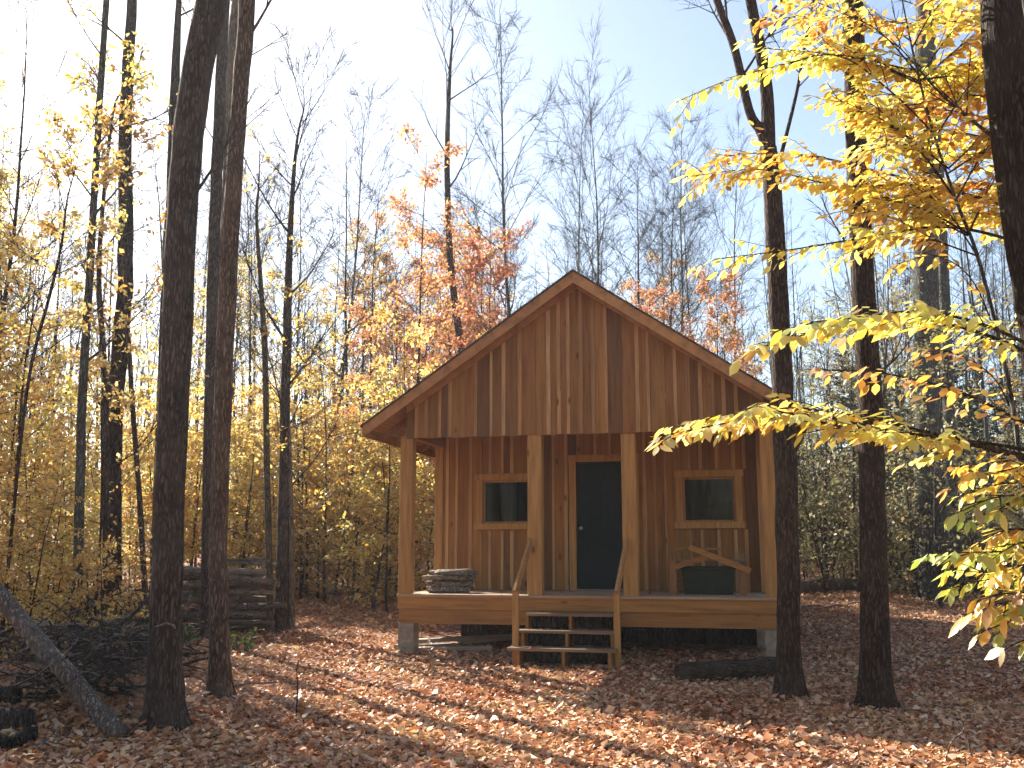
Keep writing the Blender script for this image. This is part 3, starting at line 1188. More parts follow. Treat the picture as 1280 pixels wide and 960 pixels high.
def cabin_clear(x, y, m=.7):
    dx, dy = x - O[0], y - O[1]
    u = dx * math.cos(YAW) - dy * math.sin(YAW)
    v = dx * math.sin(YAW) + dy * math.cos(YAW)
    return not (-1.1 - m < u < WW + 1.0 + m and -3 < v < VB + .8 + m)


PLACED = []


def shadow_in_clearing(kind, x, y, s=1.):
    """would the leafy crown of a tree here shade the sunlit clearing?"""
    span = {'gold': (1.5, 6.5), 'tallgold': (4, 12.5), 'rust': (3, 10), 'orange': (1, 4), 'conifer': (1, 9), 'tan': (1.5, 7.5), 'bare': (5, 14), 'pole': (6, 12)}.get(kind)
    if span is None:
        return False
    hits = 0
    for i in range(12):
        h = s * (span[0] + (span[1] - span[0]) * i / 11)
        t = h / math.tan(SUN_EL)
        sx, sy = x - math.sin(SUN_AZ) * t, y - math.cos(SUN_AZ) * t
        for (x0, x1, y0, y1) in ((-1.7, 4.5, 7., 11.3), (-3.9, -.6, 11.8, 16.8)):
            if x0 - .3 < sx < x1 + .3 and y0 - .3 < sy < y1 + .3:
                hits += 1
    return hits > {'gold': 3, 'orange': 1, 'tallgold': 1, 'bare': 2, 'pole': 4}.get(kind, 2)


def scatter(kind, n, px0, px1, y0, y1, label, cat, group, s=(.85, 1.15), mind=.45, bias=1.):
    c = 0
    tries = 0
    while c < n and tries < n * 150:
        tries += 1
        Y = y0 + (y1 - y0) * rp.random() ** bias
        px = rp.uniform(px0, px1)
        X = (px - 640) / F * Y
        if not cabin_clear(X, Y) or any((X - a) ** 2 + (Y - b) ** 2 < mind ** 2 for a, b in PLACED):
            continue
        sz = rp.uniform(*s)
        if shadow_in_clearing(kind, X, Y, sz):
            continue
        PLACED.append((X, Y))
        plant(kind, X, Y, label, cat, group, s=sz)
        c += 1


# left thicket
scatter('gold', 20, -90, 175, 13.8, 24, "golden-leaved sapling in the sunlit thicket beyond the brush heap", "sapling", "golden saplings beyond the brush heap", s=(.5, 1.15))
scatter('gold', 18, 175, 335, 18.2, 29, "golden-leaved sapling in the thicket behind the woodpile", "sapling", "golden saplings behind the woodpile", s=(.5, 1.1))
scatter('gold', 20, 335, 540, 19, 31, "golden-leaved sapling at the clearing's far edge left of the cabin", "sapling", "golden saplings at the clearing's far edge", s=(.6, .9))
scatter('orange', 14, -60, 185, 12.2, 18, "low orange-leaved sapling just beyond the brush heap", "sapling", "orange saplings beyond the brush heap", mind=.4, s=(.35, .7))
scatter('orange', 7, 180, 340, 16.8, 24, "low orange-leaved sapling behind the woodpile", "sapling", "orange saplings behind the woodpile", mind=.4)
scatter('orange', 20, 340, 540, 18.3, 26, "low orange-leaved sapling at the clearing's far edge left of the cabin", "sapling", "orange saplings at the clearing's far edge", mind=.4)
scatter('tallgold', 16, -160, 190, 15, 26, "tall gold-leaved tree rising above the left thicket", "tree", "tall gold trees above the left thicket", mind=1.2)
scatter('tallgold', 5, -280, -70, 14, 19, "tall gold-leaved tree added mostly off frame at upper left to shade the ground", "tree", "tall gold trees at the upper left", mind=1.2)  # mostly out of frame, placed to throw shade on the lower-left ground
scatter('rust', 8, 425, 600, 23, 36, "rust-leaved tree above the left slope of the cabin roof", "tree", "rust-leaved trees left of the roof ridge", mind=1.2)
scatter('rust', 10, 730, 950, 26, 40, "rust-leaved tree above the right slope of the cabin roof", "tree", "rust-leaved trees right of the roof ridge", mind=1.2, s=(.7, .95))
scatter('tan', 12, 990, 1110, 19, 38, "twiggy tan-leaved tree seen between the two dark trunks by the cabin", "tree", "tan-leaved trees between the dark trunks", mind=.9, s=(.6, 1.05))
scatter('tan', 14, 1110, 1340, 19, 38, "twiggy tan-leaved tree in the woods beyond the thick grey trunk", "tree", "tan-leaved trees around the grey trunk", mind=.9, s=(.6, 1.05))
scatter('tan', 16, 990, 1350, 19.5, 29, "low twiggy sapling with tan leaves at the edge of the right-hand woods", "sapling", "low tan saplings at the right woods' edge", mind=.7, s=(.28, .5))
scatter('conifer', 5, 365, 470, 33, 44, "dark evergreen deep in the woods beyond the clearing", "evergreen", "evergreens beyond the clearing", mind=1.5, s=(.45, .65))
scatter('conifer', 10, 1110, 1330, 25, 40, "dark evergreen deep in the woods behind the grey trunk", "evergreen", "evergreens behind the grey trunk", mind=1.5, s=(.55, .85))
scatter('conifer', 4, 980, 1110, 32, 46, "dark evergreen deep in the woods behind the cabin's right eave", "evergreen", "evergreens behind the right eave", mind=1.5, s=(.5, .8))
scatter('pole', 17, -60, 500, 20, 45, "thin bare pole tree rising out of the golden thicket", "tree", "bare pole trees in the left thicket", mind=1.)
scatter('pole', 16, 500, 980, 30, 50, "thin bare pole tree standing in the woods behind the cabin roof", "tree", "bare pole trees behind the roof", mind=1.)
scatter('brush', 22, 985, 1110, 20.5, 30, "twiggy grey-brown shrub in the undergrowth between the two dark trunks", "shrub", "shrubs between the dark trunks", mind=.6)
scatter('brush', 28, 1110, 1350, 20.5, 30, "twiggy grey-brown shrub in the undergrowth around the thick grey trunk", "shrub", "shrubs around the grey trunk", mind=.6)
scatter('pole', 60, 980, 1340, 19, 48, "thin bare pole tree in the shaded woods right of the cabin", "tree", "bare pole trees right of the cabin", mind=.9, s=(.8, 1.2))
scatter('bare', 9, 180, 470, 25, 42, "tall bare tree with fanned twigs above the left thicket", "tree", "bare trees above the left thicket", mind=2.)
scatter('tallgold', 8, 180, 480, 26, 36, "tall gold-leaved tree in the second row behind woodpile and clearing", "tree", "tall gold trees behind the woodpile", mind=1.2, s=(.7, .95))
scatter('bare', 7, 290, 480, 18.5, 27, "mid-sized bare tree spreading fine branches over the clearing's far edge", "tree", "bare trees at the clearing's far edge", mind=.9, s=(.6, .82))
scatter('bare', 6, -20, 200, 17, 27, "mid-sized bare tree among the gold crowns at far left", "tree", "bare trees among the far-left gold crowns", mind=.9, s=(.7, 1.))
scatter('bare', 11, 470, 640, 30, 46, "tall bare tree with fanned twigs above the left roof slope", "tree", "bare trees above the left roof slope", mind=2., s=(.85, 1.1))
scatter('bare', 15, 690, 960, 28, 46, "tall bare tree with fanned twigs above the right roof slope", "tree", "bare trees above the right roof slope", mind=2., s=(.85, 1.1))
scatter('bare', 18, 960, 1340, 28, 46, "tall bare tree with fanned twigs high over the right-hand woods", "tree", "bare trees over the right woods", mind=2., s=(.8, 1.))
for px_, Y_, s_ in ((468, 25, .8), (512, 24, .92), (556, 26, .9), (600, 28, .8), (775, 29, .72), (835, 31, .78), (890, 30, .66)):
    plant('rust', (px_ - 640) / F * Y_, Y_, "rust-leaved tree above the %s slope of the cabin roof" % ("left" if px_ < 700 else "right"), "tree", "rust-leaved trees %s of the roof ridge" % ("left" if px_ < 700 else "right"), s=s_)
plant('bare', (648 - 640) / F * 27, 27, "tall bare tree fanning out directly above the cabin's ridge", "tree", None, i=1, s=1.05)
plant('bare', (792 - 640) / F * 29, 29, "bare tree with long steep branches just right of the roof ridge", "tree", None, i=2, s=1.15)
plant('bare', (357 - 640) / F * 21, 21, "bare tree with spreading branches at the clearing's far edge", "tree", None, i=0, s=.72)
# prototypes never used are dropped
for k_, l_ in PROTO.items():
    for i_, o_ in enumerate(l_):
        if not USED.get((k_, i_)):
            for c_ in list(o_.children):
                bpy.data.objects.remove(c_)
            bpy.data.objects.remove(o_)

# far woods closing the view ahead, and an unseen ring behind to cut sky fill: nobody could count these
r_ = np.random.default_rng(5)
mb = MB()
for i in range(620):
    if i < 420:
        Y = r_.uniform(46, 95)
        X = r_.uniform(-.75, .75) * Y
    else:
        a_ = r_.uniform(-.15, math.pi + .15)
        q_ = r_.uniform(14, 50)
        X, Y = q_ * math.cos(a_), -q_ * math.sin(a_) + 1
    h = r_.uniform(6, 13) + (3 if i >= 420 else 0)
    z = float(terrain(X, Y))
    rr_ = r_.uniform(.04, .13)
    P = grow(r_, (X, Y, z - .2), (r_.normal(0, .05), r_.normal(0, .05), 1), h, 5, .04, .02)
    mb.tube(P, np.linspace(rr_, .012, 6), 5, caps=False)
    for b in range(7):
        t = r_.uniform(1.5, 5)
        kk = min(int(t), 4)
        p = P[kk] + (P[kk + 1] - P[kk]) * (t - kk)
        B_ = grow(r_, p, (r_.normal(0, .6), r_.normal(0, .6), r_.uniform(.5, 1.2)), r_.uniform(1, 2.6), 3, .15, .06)
        mb.tube(B_, np.linspace(.03, .008, 4), 3, caps=False)
o_ = mb.build("distant_woods", M['bark_grey'])
tag(o_, "distant mass of thin trunks closing the view ahead, with an unseen ring behind cutting sky light", "woods", kind='stuff')
n = 60000
Y = r_.uniform(44, 95, n)
X = r_.uniform(-.78, .78, n) * Y
cl = np.sin(X * .45 + 1.3) * np.cos(Y * .33) + .6 * np.sin(X * 1.1 + Y * .7)
hmax = 3.2 + 1.5 * cl + np.where(X < -3, 2.0, .2)
Z = terrain(X, Y) + np.abs(r_.beta(1.1, 1.9, n) * hmax)
n2 = 42000  # unseen leaf ring behind the camera, sized to block sky light
a_ = r_.uniform(-.12, math.pi + .12, n2)
q_ = r_.uniform(15, 45, n2)
X2, Y2 = q_ * np.cos(a_), -q_ * np.sin(a_) + 1
cl = np.sin(X2 * .4) * np.cos(Y2 * .37)
Z2 = terrain(X2, Y2) + r_.beta(1.2, 1.5, n2) * (13 + 3 * cl)
X, Y, Z = np.concatenate([X, X2]), np.concatenate([Y, Y2]), np.concatenate([Z, Z2])
L = np.concatenate([r_.uniform(.16, .3, n), r_.uniform(.25, .5, n2)])
n += n2
o_ = leaf_mesh("distant_foliage", np.stack([X, Y, Z], 1), r_.normal(0, 1, (n, 3)), r_.normal(0, .6, (n, 3)) + [0, 0, 1], L, L * .6, M['tan'])
tag(o_, "distant haze of tan and gold undergrowth among the trunks, plus unseen leaves behind added to block sky light", "undergrowth", kind='stuff')


rf = np.random.default_rng(17)


def fg_tree(name, label, px, bark, Y=None, base=True, top=12.5, crown=True, leaf=None, per=.6, sides=14, Lmax=1.8, nb=14, forks=(), group=None, lead=0., t0=None, up=(.3, 1.)):
    """px: (x, y, width in pixels) from the foot upwards, standing at one distance."""
    if Y is None:
        Y = ground_hit(px[0][0], px[0][1])[1]
    pts, rad = [], []
    for i, (x, y, wd) in enumerate(px):
        yy = Y + lead * i / len(px)
        p = at(x, y, yy)
        pts.append(p)
        rad.append(wd / 2 * math.hypot(yy, p[2] - EYE) / F)
    p0 = pts[0]
    gz_ = float(terrain(p0[0], p0[1]))
    if not base:
        d = (pts[1] - pts[0]) / (pts[1][2] - pts[0][2])
        d = d * .3 + np.array([0, 0, .7])
        nb_ = max(2, int((p0[2] - gz_) / 1.5))
        low = [p0 - d * (p0[2] - gz_) * (1 - j / nb_) for j in range(nb_)]
        pts = low + pts
        rad = [rad[0] * (1.35 - .35 * j / nb_) for j in range(nb_)] + rad
    n_vis = len(pts)
    foot = pts[0].copy()
    pts.insert(0, np.array([foot[0], foot[1], gz_ - .15]))
    rad.insert(0, rad[0] * 1.12)
    d = pts[-1] - pts[-2]
    d = d / np.linalg.norm(d)
    if pts[-1][2] < top and not forks:
        d = d * .6 + np.array([0, 0, .4])
        k_ = max(2, int((top - pts[-1][2]) / 1.6))
        st_ = (top - pts[-1][2]) / k_ / d[2]
        r1 = rad[-1]
        for j in range(k_):
            pts.append(pts[-1] + d * st_ + rf.normal(0, .06, 3))
            rad.append(r1 * (1 - (j + 1) / (k_ + .35)))
    root = empty(name, (foot[0], foot[1], gz_), label, "tree", group)
    off = (foot[0], foot[1], gz_)
    N = max(20, len(pts) * 5)
    P = smooth_path(pts, N)
    R = np.interp(np.linspace(0, len(rad) - 1, N), range(len(rad)), rad)
    # more rings near the ground, where the foot flares
    tlow = np.linspace(0, min(N - 1, 9), 22)
    lowP = np.stack([np.interp(tlow, range(N), P[:, c]) for c in range(3)], 1)
    lowR = np.interp(tlow, range(N), R)
    P = np.vstack([lowP, P[10:]])
    R = np.concatenate([lowR, R[10:]])
    N = len(P)
    wig = rf.normal(0, 1, (N, 2))
    P[22:-1, :2] += wig[22:-1] * R[22:-1, None] * .045
    mb = MB()
    th = np.arange(sides) * 2 * np.pi / sides
    hgt = np.maximum(P[:, 2] - gz_, 0)
    lob = .55 + .3 * np.cos(3 * th + rf.uniform(0, 6)) + .25 * np.cos(5 * th + rf.uniform(0, 6))
    mul = 1 + .7 * np.exp(-hgt / (R[0] * 1.3))[:, None] * lob[None, :]
    mb.tube(P, R, sides, rough=.02, mult=mul)
    lst = [(P, R)]
    for fpx in forks:
        fp = [at(x, y, Y) for x, y, wd in fpx]
        fr = [wd / 2 * math.hypot(Y, p[2] - EYE) / F for p, (x, y, wd) in zip(fp, fpx)]
        dd = fp[-1] - fp[-2]
        dd /= np.linalg.norm(dd)
        for j in range(3):
            fp.append(fp[-1] + dd * 1.1 + np.array([0, 0, .2]) + rf.normal(0, .06, 3))
            fr.append(fr[-1] * .7)
        FP = smooth_path(fp, len(fp) * 4)
        FR = np.interp(np.linspace(0, len(fr) - 1, len(FP)), range(len(fr)), fr)
        mb.tube(FP, FR, 8)
        lst.append((FP, FR))
    if not (crown and leaf):
        mb.build("trunk", M[bark], root, smooth=True, off=off)
        mb = MB()
    if crown:
        tw = []
        for (PP, RR) in lst:
            tt = .55 if len(lst) == 1 else .3
            if not forks or PP is not P:
                tw += branches_on(rf, mb, PP, RR, tt if t0 is None else t0, nb, Lmax, up, (8, 5), .07, minr=.004, w2=.07, sp=.42)
        if mb.v:
            if leaf:
                mb.build("trunk", M[bark], root, smooth=True, off=off)
                lv = leaves_on(rf, tw, per, .1, .06)
                lv = (lv[0] - np.array(off),) + lv[1:]
                leaf_mesh("crown", *lv, M[leaf], root)
            else:
                mb.build("crown", M['twig'], root, off=off)
    return root


fg_tree("tree", "thickest dark trunk at left, leaning slightly right, bare bark top to ground", [(205, 905, 44), (206, 860, 40), (211, 650, 37), (224, 330, 37), (240, 130, 36), (264, 0, 35)], 'bark', nb=9)
fg_tree("tree", "dark slim trunk half hidden behind the thickest left trunk", [(193, 800, 17), (198, 650, 15), (207, 400, 14), (214, 250, 14), (219, 100, 11), (222, 30, 8)], 'bark', nb=5, t0=.8, leaf='orange', per=.2)
fg_tree("tree", "straight brown trunk in front of the woodpile's right part", [(275, 872, 27), (274, 800, 24), (273, 650, 22), (286, 330, 22), (298, 150, 19), (309, 0, 19)], 'bark_sunlit', nb=6, t0=.75, leaf='orange', per=.15)
fg_tree("tree", "thin dark trunk close behind the brown trunk by the woodpile", [(257, 800, 12), (258, 650, 11), (267, 330, 15), (274, 150, 14), (281, 0, 12)], 'bark', nb=5, t0=.8, leaf='orange', per=.2)
fg_tree("tree", "slender pale trunk rising between the brown and thin dark trunks", [(267, 775, 9), (270, 500, 9), (279, 330, 10), (291, 60, 12), (296, 0, 10)], 'bark_pale')
fg_tree("tree", "medium dark trunk in the thicket left of the thickest trunk", [(140, 712, 22), (143, 520, 20), (156, 350, 19), (157, 150, 15), (165, 0, 11)], 'bark', Y=15.5, base=False, leaf='orange', nb=7, t0=.72, per=.3, Lmax=2.2)
fg_tree("tree", "slim straight grey trunk at left, nearest the leaning grey log", [(97, 712, 12), (103, 500, 11), (113, 330, 9), (123, 150, 8), (133, 0, 7)], 'bark_grey', Y=13, base=False, leaf='gold', per=.3)
fg_tree("sapling", "thin curved stem leaning right at the photo's left edge", [(12, 690, 4), (35, 480, 4), (62, 370, 4), (76, 310, 3), (84, 250, 2)], 'bark', Y=12.5, base=False, top=7, leaf='gold', per=1.2, Lmax=1.2)
fg_tree("sapling", "thin dark stem right beside the slim grey trunk at left", [(133, 715, 9), (131, 480, 8), (124, 330, 6), (140, 150, 3)], 'bark', Y=14, base=False, top=9, leaf='gold', per=.8, Lmax=1.3)
fg_tree("sapling", "thin wavy stem left of the thickest trunk, crossing gold leaves", [(180, 715, 7), (164, 480, 6), (155, 330, 5), (150, 200, 3)], 'bark', Y=14.5, base=False, top=8, leaf='orange', per=1.0, Lmax=1.3)
fg_tree("tree", "dark trunk between two pale poles at the clearing's left edge", [(352, 788, 18), (355, 600, 14), (359, 400, 11), (365, 250, 6), (372, 170, 3)], 'bark', top=10.4, nb=20, Lmax=2.8, t0=.42, up=(.55, 1.15))
fg_tree("sapling", "pale thin pole touching the left side of the woodpile-end trunk", [(338, 790, 9), (334, 600, 8), (330, 420, 7), (321, 280, 4)], 'bark_pale', top=9, nb=8, leaf='gold', per=.3, Lmax=1.2)
fg_tree("sapling", "pale thin pole just right of the dark clearing-edge trunk", [(365, 788, 7), (364, 640, 6), (360, 500, 4)], 'bark_pale', top=7, leaf='orange', per=.6, Lmax=1.2)
fg_tree("tree", "lone dark curved trunk rising above the left roof slope", [(577, 445, 10), (563, 330, 8), (559, 200, 7), (562, 100, 4), (566, 40, 2)], 'bark', Y=25, base=False, top=15.6, nb=12, Lmax=3.2, t0=.62, up=(.7, 1.2))
fg_tree("tree", "thick pale grey trunk in the hazy woods at right", [(1168, 748, 38), (1160, 540, 35), (1158, 300, 28), (1158, 100, 24), (1155, 0, 20)], 'bark_grey', Lmax=2.5, top=15)
fg_tree("tree", "slim grey trunk close against the right of the thick grey one", [(1196, 742, 15), (1182, 400, 14), (1176, 250, 11)], 'bark_grey', top=13, Lmax=2.)
T17 = fg_tree("tree", "forked brown trunk standing before the cabin's right porch corner", [(986, 872, 31), (986, 800, 28), (985, 700, 28), (981, 550, 28), (974, 400, 25), (967, 250, 23), (960, 185, 21)], 'bark_brown', Lmax=1.6, nb=8,
              forks=([(961, 200, 15), (952, 165, 13), (937, 140, 11), (918, 60, 10), (896, 0, 9)], [(961, 200, 19), (958, 110, 16), (944, 30, 13), (930, -40, 12)], [(966, 230, 6), (980, 180, 5), (997, 110, 4), (1005, 60, 3)]))
fg_tree("tree", "straight dark brown trunk with flared foot right of the forked trunk", [(1094, 884, 40), (1093, 840, 35), (1091, 650, 32), (1086, 480, 30), (1076, 300, 27), (1070, 180, 25), (1066, 0, 24)], 'bark_brown', nb=9)
fg_tree("tree", "thick dark leaning trunk cropped by the photo's right edge", [(1392, 960, 66), (1360, 800, 62), (1322, 520, 58), (1300, 390, 55), (1272, 200, 53), (1252, 0, 50)], 'bark_shaded', Y=6.6, nb=6, top=11)

# ---- beech saplings with bright leaves, right of the camera


def spray(root, off, px, leafm, d0, d1, size=.088, dens=1., r0=.011, droop=.5, t0=.12, tw=(.16, .42), jit=.0):
    n = len(px)
    pts = [at(x, y, d0 + (d1 - d0) * i / (n - 1)) for i, (x, y) in enumerate(px)]
    P = smooth_path(pts, n * 6)
    R = np.linspace(r0, .0025, len(P))
    mb = MB()
    mb.tube(P, R, 6, caps=False)
    seg = np.linalg.norm(np.diff(P, axis=0), axis=1)
    s = np.concatenate([[0], np.cumsum(seg)])
    LP, LD, LN = [], [], []

    def leaf_along(Q, step, start=.0):
        ds = np.concatenate([[0], np.cumsum(np.linalg.norm(np.diff(Q, axis=0), axis=1))])
        q = start
        sd_ = 1
        while q < ds[-1]:
            i = min(np.searchsorted(ds, q, 'right') - 1, len(Q) - 2)
            f = (q - ds[i]) / (ds[i + 1] - ds[i] + 1e-9)
            p = Q[i] + (Q[i + 1] - Q[i]) * f
            t = Q[i + 1] - Q[i]
            t = t / np.linalg.norm(t)
            sv = np.cross(t, [0, 0, 1.])
            sv /= np.linalg.norm(sv) + 1e-9
            dv = t * rf.uniform(.3, .9) + sv * sd_ * rf.uniform(.5, 1.1)
            dv = dv + np.array([0, 0, -1]) * max(.02, rf.normal(droop, .28))
            LP.append(p + sv * sd_ * .006)
            LD.append(dv)
            LN.append(np.array([0, 0, 1.]) + rf.normal(0, .3, 3))
            sd_ = -sd_
            q += step * rf.uniform(.6, 1.4)
        LP.append(Q[-1])
        LD.append(Q[-1] - Q[-2] + np.array([0, 0, -.03]))
        LN.append(np.array([0, 0, 1.]) + rf.normal(0, .3, 3))
    leaf_along(P[int(len(P) * max(t0, .25)):], .04 / dens)
    q = s[-1] * t0
    sd_ = 1
    while q < s[-1] * .98:
        i = min(np.searchsorted(s, q, 'right') - 1, len(P) - 2)
        p = P[i]
        t = P[i + 1] - P[i]
        t = t / np.linalg.norm(t)
        sv = np.cross(t, [0, 0, 1.])
        sv /= np.linalg.norm(sv) + 1e-9
        L = rf.uniform(*tw) * (1.15 - .6 * q / s[-1])
        dv = t * rf.uniform(.6, 1.1) + sv * sd_ * rf.uniform(.5, 1.) + np.array([0, 0, rf.normal(.0, .14)])
        Q = grow(rf, p, dv / np.linalg.norm(dv), L, 4, .09, -.02)
        mb.tube(Q, np.linspace(.004, .0015, 5), 4, caps=False)
        leaf_along(Q, .042 / dens, .04)
        q += .085 / dens * rf.uniform(.6, 1.4)
        sd_ = -sd_
    b = mb.build("branch", M['bark'], root, smooth=True, off=off)
    nL = len(LP)
    L = size * rf.uniform(.62, 1.2, nL)
    leaf_mesh("leaves", np.array(LP) - np.array(off), LD, LN, L, L * rf.uniform(.42, .56, nL), M[leafm], b, fine=True)
    return pts[0]


def stem(name, label, pts, rad, cat="sapling"):
    foot = np.array(pts[0], float)
    foot[2] = float(terrain(foot[0], foot[1]))
    root = empty(name, foot, label, cat)
    pts = [np.array([foot[0], foot[1], foot[2] - .1])] + [np.array(p, float) for p in pts]
    P = smooth_path(pts, 40)
    R = np.interp(np.linspace(0, 1, 40), np.linspace(0, 1, len(rad)), rad)
    mb = MB()
    mb.tube(P, R, 8)
    mb.build("trunk", M['bark_grey'], root, smooth=True, off=tuple(foot))
    return root, tuple(foot)


A, offA = stem("beech_sapling", "near beech sapling whose long yellow branches reach across the cabin's right porch", [(3.02, 5.15, .0), (3.0, 5.15, 1.2), (2.92, 5.1, 2.4), (2.86, 5.05, 3.6), (2.78, 5.0, 4.8), (2.7, 5.0, 5.8)], [.035, .03, .024, .018, .012, .005])
D, offD = stem("beech_sapling", "tall yellow-orange beech sapling behind the cropped leaning trunk at upper right", [at(1352, 740, 7.4), at(1350, 500, 7.4), at(1352, 330, 7.4), at(1356, 200, 7.4), at(1352, 90, 7.4), at(1345, -20, 7.4), at(1340, -160, 7.4)], [.04, .034, .028, .022, .016, .006])
spray(A, offA, [(1362, 585), (1270, 560), (1180, 548), (1100, 536), (1020, 520), (940, 524), (870, 536), (822, 546)], 'beech', 5.1, 4.75, dens=1.5, t0=.3, size=.09)
spray(A, offA, [(1362, 600), (1260, 568), (1160, 545), (1060, 535), (960, 512), (900, 520)], 'beech', 5.1, 4.4, dens=1.4, t0=.35, size=.09)
spray(A, offA, [(1362, 590), (1250, 562), (1150, 538), (1080, 522), (990, 510), (920, 520), (850, 534)], 'beech', 5.1, 5.05, dens=1.4, t0=.42, size=.09)
spray(A, offA, [(1362, 480), (1250, 425), (1150, 398), (1080, 402), (1000, 420), (945, 436)], 'beech', 5.1, 4.9, dens=1.3, t0=.22)
spray(A, offA, [(1362, 470), (1240, 410), (1150, 390), (1060, 398), (1000, 404)], 'beech', 5.1, 4.5, dens=1.2, t0=.28)
spray(A, offA, [(1362, 560), (1280, 528), (1200, 490), (1100, 466), (1010, 462)], 'beech_orange', 5.1, 5.3, dens=.9, t0=.25)
spray(D, offD, [(1360, 300), (1250, 255), (1150, 232), (1050, 232), (950, 212), (852, 222)], 'beech', 7.4, 7.3, dens=1.25, t0=.15, size=.1, tw=(.24, .6), r0=.014)
spray(D, offD, [(1360, 290), (1240, 240), (1130, 222), (1020, 196), (930, 192), (880, 205)], 'beech_orange', 7.4, 7.7, dens=1.1, t0=.15, size=.1, tw=(.24, .6), r0=.014)
spray(D, offD, [(1360, 330), (1200, 285), (1090, 296), (990, 312), (892, 324)], 'beech', 7.4, 6.9, dens=.8, t0=.45, size=.1, tw=(.24, .6), r0=.014)
spray(D, offD, [(1358, 215), (1240, 175), (1150, 158), (1060, 152)], 'beech', 7.4, 7.5, dens=1.3, size=.1, tw=(.24, .6), r0=.014)
spray(D, offD, [(1358, 120), (1260, 85), (1160, 90), (1060, 70), (950, 60)], 'beech', 7.4, 7.1, dens=1.2, size=.1, tw=(.24, .6), r0=.014)
spray(D, offD, [(1356, 60), (1260, 25), (1150, 30), (1040, 20), (940, 25)], 'beech_orange', 7.4, 7.5, dens=1.2, size=.1, tw=(.24, .6), r0=.014)
B, offB = stem("beech_sapling", "slim beech sapling with leaning stem and orange leaves beside the cropped right trunk", [(3.72, 7.05, .0), at(1284, 650, 7.), at(1268, 520, 7.), at(1250, 430, 7.), at(1222, 320, 7.), at(1195, 250, 7.), at(1165, 160, 7.), at(1140, 60, 7.), at(1120, -40, 7.)], [.03, .022, .018, .016, .014, .012, .01, .008, .004])
for px, mt_, d1, dn in (
        ([(1195, 250), (1150, 190), (1090, 130), (1040, 110)], 'beech_orange', 6.2, 1.2),
        ([(1170, 170), (1120, 120), (1050, 70), (980, 80), (905, 102), (845, 128)], 'beech', 6.6, .8),
        ([(1150, 95), (1100, 40), (1050, 15), (990, -10)], 'beech', 6.3, 1.2),
        ([(1195, 250), (1230, 190), (1270, 150), (1310, 120)], 'beech_orange', 6.1, 1.2),
        ([(1170, 170), (1210, 110), (1250, 70), (1300, 40)], 'beech', 6.6, 1.3),
        ([(1150, 95), (1190, 40), (1230, 10), (1280, -20)], 'beech', 6.2, 1.3),
        ([(1222, 320), (1180, 260), (1130, 230), (1085, 235)], 'beech', 6.7, 1.2),
        ([(1222, 320), (1170, 300), (1110, 270), (1050, 255)], 'beech_orange', 6.2, 1.0),
        ([(1250, 430), (1215, 350), (1170, 320), (1120, 330)], 'beech_orange', 6.7, .6),
        ([(1250, 430), (1290, 380), (1330, 350)], 'beech', 6.2, .8),
        ([(1268, 520), (1240, 470), (1190, 440), (1150, 450)], 'beech_orange', 6.7, .7),
        ([(1195, 250), (1160, 200), (1130, 180), (1080, 190)], 'beech', 6.0, 1.2),
        ([(1140, 60), (1170, 10), (1220, -30)], 'beech', 6.6, 1.2)):
    spray(B, offB, px, mt_, 7., d1 + .6, dens=dn, t0=.2, r0=.007, tw=(.22, .55), size=.095)
ra = random.Random(77)
for i in range(22):
    st_ = B if i % 2 else D
    x0 = 1360 if st_ is D else ra.choice([1150, 1185, 1210])
    y0 = ra.uniform(-30, 270)
    x1 = (ra.uniform(1040, 1220) if st_ is D else ra.choice([ra.uniform(1010, 1110), ra.uniform(1260, 1310)]))
    y1 = y0 + ra.uniform(-50, 40)
    dd = ra.uniform(7.1, 8.) if st_ is D else ra.uniform(6.7, 7.8)
    if st_ is B:
        y0 = {1150: 100, 1185: 215, 1210: 290}[x0] + ra.uniform(-5, 5)
        y1 = y0 + ra.uniform(-110, 30)
    xm = x0 + (x1 - x0) * .5
    spray(st_, offD if st_ is D else offB, [(x0, y0 + 30 if st_ is D else y0), (xm, (y0 + y1) / 2 - 10), (x1, y1)], ra.choice(['beech', 'beech_orange']), 7.4 if st_ is D else 7., dd, dens=1.15, t0=.2, r0=.008, tw=(.24, .58), size=.098)
C_, offC = stem("beech_sapling", "low beech sapling with green and yellow leaves at the right edge", [(2.72, 4.75, .0), (2.72, 4.75, .8), (2.68, 4.72, 1.5), (2.64, 4.7, 2.2)], [.016, .013, .009, .004])
for px, mt_, d1, dn in (
        ([(1352, 705), (1290, 690), (1230, 690), (1160, 692)], 'beech_green', 4.6, 1.),
        ([(1352, 720), (1290, 705), (1240, 715), (1190, 712)], 'beech', 4.9, 1.),
        ([(1350, 640), (1290, 622), (1240, 640), (1212, 650)], 'beech_green', 4.6, .9),
        ([(1350, 600), (1300, 580), (1250, 590), (1205, 598)], 'beech_orange', 4.9, .8),
        ([(1355, 790), (1300, 752), (1260, 752), (1228, 762)], 'beech', 4.5, .9),
        ([(1355, 860), (1320, 810), (1285, 800), (1255, 812)], 'beech_green', 4.6, .5)):
    spray(C_, offC, px, mt_, 4.72, d1, dens=dn, t0=.25, r0=.005, tw=(.1, .22), size=.095)
for i in range(12):
    y0 = ra.uniform(560, 790)
    x1 = ra.uniform(1165, 1250) if y0 < 740 else ra.uniform(1215, 1265)
    spray(C_, offC, [(1352, y0 + 20), (1300, y0 - 5), ((1300 + x1) / 2, y0 - 8), (x1, y0 + ra.uniform(-5, 22))], ra.choice(['beech_green', 'beech', 'beech_orange', 'beech']), 4.72, ra.uniform(4.4, 5.3), dens=1., t0=.25, r0=.005, tw=(.1, .25), size=.09)

